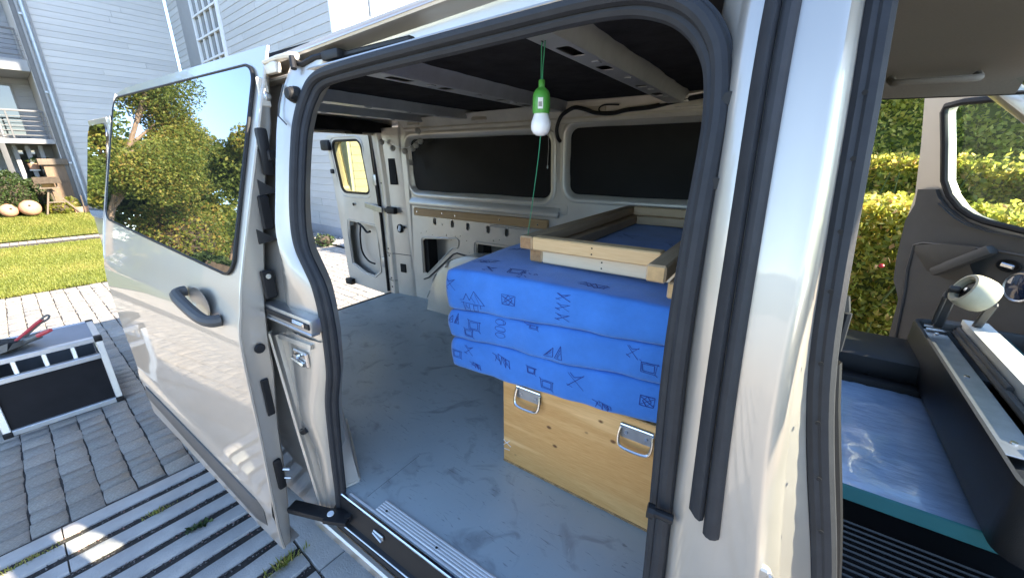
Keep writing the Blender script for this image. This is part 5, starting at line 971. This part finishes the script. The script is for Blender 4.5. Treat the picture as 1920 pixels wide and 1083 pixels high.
# --- dog crate on the paving
M_fr = mat('crate_aluminium', (.60,.62,.64), .38, .75, var=.06, vscale=12); M_pan = mat('crate_panel', (.011,.011,.013), .6, var=.2, vscale=10, spec=.15); M_top = mat('crate_top_panel', (.20,.22,.25), .5, var=.06)
cr = thing('dog_crate', 'aluminium framed transport crate with black panels on the shaded paving', 'crate', (-2.735,-.345,0), rad(-4.6))
WB, DP, HT = .52, .53, .50   # width along y, depth towards -x, height; the front leans back a little
fx = lambda z: -.10*z/HT*.6
def cbar(p, q, w_=.035, h=.035, nm='frame_bar'): b = MB(); b.bar(p, q, w_, h, bev=.003); return b.build(nm, M_fr, cr)
ya, yb = -WB/2, WB/2
for y in (ya, yb): cbar((fx(0),y,.02), (fx(HT),y,HT - .018)); cbar((-DP,y,.02), (-DP + .03,y,HT - .018)); cbar((fx(HT) - .02,y,HT - .018), (-DP + .045,y,HT - .018)); cbar((-.02,y,.02), (-DP + .02,y,.02))
for x, z in ((fx(.02),.02),(fx(.36),.362),(fx(HT),HT - .018),(-DP + .03,HT - .018),(-DP,.02)): cbar((x,ya + .018,z), (x,yb - .018,z))
for k in (1,2,3): y = ya + WB*k/4; cbar((fx(.38),y,.38), (fx(HT),y,HT - .035), .022, .012, 'vent_bar')
for y in (ya, yb):
    for k in (1,2,3): x = -.06 - (DP - .1)*k/4; cbar((x,y,.38), (x,y,HT - .035), .012, .022, 'vent_bar')
    b = MB(); b.box((-DP/2,y,.2), (DP - .06,.004,.34)); b.build('side_panel', M_pan, cr); cbar((-.04,y,.362), (-DP + .03,y,.362))
b = MB(); b.loft([[(fx(.035) - .004,y,.035),(fx(.345) - .004,y,.345),(fx(.345) - .012,y,.345),(fx(.035) - .012,y,.035)] for y in (ya + .015, yb - .015)], True, True); b.build('front_panel', M_pan, cr)
b = MB(); b.box((-DP,0,.2), (.004,WB - .04,.34)); b.build('back_panel', M_top, cr); b = MB(); b.box((-DP/2 - .02,0,HT - .008), (DP - .13,WB - .03,.006)); b.build('top_panel', M_top, cr); b = MB(); b.box((-DP/2,0,.03), (DP - .04,WB - .03,.006)); b.build('floor_panel', M_top, cr)
for y in (ya, yb):
    for x, z in ((fx(0) + .003,.018),(fx(HT) + .003,HT - .016),(-DP + .03,HT - .016),(-DP,.018)): b = MB(); b.box((x,y,z), (.042,.042,.04), .006); b.build('corner_cap', M_blk, cr)
# hand brush and dustpan lying on top
M_gd = mat('grey_plastic', (.11,.115,.11), .5, var=.1); M_red = mat('red_grip', (.42,.035,.045), .45); M_bri = mat('black_bristles', (.02,.02,.02), .9, bump=1, bscale=300, stretch=(1,1,.1))
br = thing('hand_brush', 'black hand brush with a red inlaid grip and hanging hole on the crate', 'brush', (-2.90,-.46,.505), rad(60))
b = MB(); b.loft([[(x, s_*w_, z) for s_, z in ((-1,z0),(1,z0),(1,z1),(-1,z1))] for x, w_, z0, z1 in ((-.22,.035,.0,.05),(-.1,.05,.0,.075),(.02,.05,0,.07),(.06,.03,.02,.07))], True, True); b.build('bristles', M_bri, br)
gp = [(.05,0,.06),(.10,0,.10),(.16,0,.15),(.20,0,.18)]; b = MB(); b.tube(smooth_path(gp, 4), [.014]*5 + [.013]*8, 8); 
b.tube([(.215 + .024*math.cos(a), 0.0, .19 + .014*math.sin(a) + .016*math.cos(a)) for a in np.linspace(0, 2*PI, 14, False)], .006, 6, closed=True); b.build('handle', M_gd, br); b = MB(); b.tube(smooth_path([(x, -.006, z + .006) for x, y, z in gp], 4), .0105, 8); b.build('grip_inlay', M_red, br)
dp = thing('dustpan', 'grey dustpan with a red tipped handle lying on the crate', 'dustpan', (-2.86,-.40,.507), rad(35))
b = MB(); b.loft([[(-.22,-.12,.004),(-.22,.12,.004)],[(-.05,-.11,.010),(-.05,.11,.01)],[(.02,-.10,.035),(.02,.10,.035)],[(.035,-.07,.075),(.035,.07,.075)]]); b.loft([[(-.2,-.118,.004),(-.2,-.12,.02)],[(-.05,-.108,.01),(-.05,-.115,.06)],[(.02,-.1,.035),(.03,-.09,.085)]]); b.loft([[(-.2,.118,.004),(-.2,.12,.02)],[(-.05,.108,.01),(-.05,.115,.06)],[(.02,.1,.035),(.03,.09,.085)]]); b.build('pan', M_gd, dp)
b = MB(); b.tube(smooth_path([(.02,0,.06),(.07,0,.075),(.13,0,.1)], 4), [.022,.02,.018,.016,.014,.013,.013,.013,.013], 8); b.build('handle', M_gd, dp); b = MB(); b.tube([(.12,0,.096),(.17,0,.117),(.215,0,.135)], [.0135,.0135,.011], 8); b.build('handle_tip', M_red, dp)
# --- cab load: film-wrapped board and an upturned wheeled dolly
M_teal = mat('teal_board', (.02,.16,.18), .55, var=.08); M_filmw = mat('film_painted_sky', (.28,.39,.56), .12, 0, coat=1, coat_rough=.09, bump=.6, bscale=9, col2=(.42,.53,.70), vscale=3, stretch=(1,2.2,1))  # film's blue base and paler patches stand in for mirrored sky
bd = thing('wrapped_board', 'teal edged board wrapped in shiny clear film on the cab seat base', 'board', (1.60,1.195,.735))
b = MB(); b.box((0,0,.028), (.52,.85,.052), .004); b.build('panel', M_teal, bd)
n = 26; b = MB(); rows = [[(-.258 + .516*i/n, -.424 + .848*j/n, .0555 + .004*random.random()*(0 if i in (0,n) or j in (0,n) else 1)) for j in range(n + 1)] for i in range(n + 1)]; b.loft(rows, flip=True); b.build('film_wrap', M_filmw, bd, ang=80)
b = MB(); b.box((-.1,.36,.08), (.06,.05,.03), .006, Matrix.Rotation(.5,4,'Z')); b.build('tape_roll', M_blk, bd)
M_cast = mat('cream_rubber', (.60,.54,.38), .55, var=.06, vscale=20); M_shell = mat('dolly_shell', (.020,.020,.021), .38, bump=.25, bscale=500); M_bar = mat('white_bar', (.74,.74,.68), .4)
dl = thing('wheeled_dolly', 'upturned black wheeled dolly with a cream wheel and a white axle bar in the cab', 'dolly', (1.60,.70,.80), rad(-2))
def shell_outline(o=0, r=.06): return rrect(0 + o, -.06 + o, .40 - o, 1.19 - o, r, 5)
b = MB(); b.loft([[(p, q, z) for p, q in shell_outline(o)] for o, z in ((.03,0),(.008,.012),(.0,.05),(.0,.19),(.004,.2),(.014,.2),(.018,.19),(.022,.06))], True, True); b.build('shell', M_shell, dl, ang=40)
b = MB(); b.loft([[(.03,.1,.16),(.03,.3,.165)],[(.03,.1,.16),(.2,.3,.17)]]) ; b.box((.20,.02,.16), (.36,.14,.06), .03); b.build('end_housing', M_shell, dl)
b = MB(); b.box((.055,.60,.185), (.07,.94,.006), .002); b.build('edge_plate', M_plate, dl); b = MB(); [b.lathe([(.001,.004),(.007,.004),(.008,0)], (.055,y,.188), 8) for y in (.2,.6,1.02)]; b.build('screws', M_chrome, dl, 'stuff')
b = MB(); b.tube([(.115,y,.20) for y in (.22,.6,1.08)], .014, 8); b.tube([(.118,y,.215) for y in (.5,.9,1.08)], .009, 8); b.build('brake_rod', M_trimg, dl)
b = MB(); b.box((.165,.66,.225), (.075,.86,.05), .005); b.build('axle_bar', M_bar, dl); b = MB(); b.tube([(.13,.19,.215),(.16,.16,.23)], .02, 10); b.tube([(.2,.23,.225),(.23,.2,.235)], .018, 10); b.build('end_bolt', M_chrome, dl)
b = MB(); b.box((.085,1.05,.20), (.12,.018,.008)); b.box((.085,1.09,.20), (.12,.018,.008)); b.build('grille_bar', M_chrome, dl, 'stuff')
b = MB(); b.box((.33,.6,.2), (.03,1.0,.02), .004); b.box((.28,.7,.17), (.02,.9,.02), .004); b.build('side_rail', mat('teal_tube', (.05,.2,.24), .25, .5), dl); b = MB(); b.box((.29,.55,.10), (.18,.95,.02), .003); b.build('cover_glass', mat('dark_glass', (.01,.02,.022), .06, coat=1), dl)
b = MB(); b.bar((.06,1.06,.21), (.012,.83,.435), .03, .018, bev=.004); b.bar((.16,1.06,.21), (.125,.86,.385), .026, .018, bev=.004); b.bar((.03,1.0,.25), (.0,.85,.40), .014, .03, bev=.004); b.box((.13,1.09,.215), (.12,.06,.03), .008); b.build('fork', M_trimg, dl)
Rw = Matrix.Translation((.06,.82,.425)) @ Matrix.Rotation(rad(10),4,'Z') @ Matrix.Rotation(rad(24),4,'Y') @ Matrix.Scale(.86, 4)
b = MB(); b.lathe([(.044,-.036),(.054,-.046),(.064,-.044),(.071,-.026),(.073,.0),(.071,.026),(.064,.044),(.054,.046),(.044,.036),(.044,-.036)], (0,0,0), 28, 'x', None, False); wv = b.build('wheel', M_cast, dl); wv.matrix_local = Rw
b = MB(); b.lathe([(.001,-.022),(.02,-.028),(.036,-.024),(.0425,-.02),(.0425,.02),(.036,.024),(.001,.022)], (0,0,0), 20, 'x'); hv = b.build('hub', M_blk, wv); b = MB(); b.lathe([(.001,-.034),(.008,-.034),(.009,-.026)], (0,0,0), 8, 'x'); b.build('axle_nut', M_plate, wv)
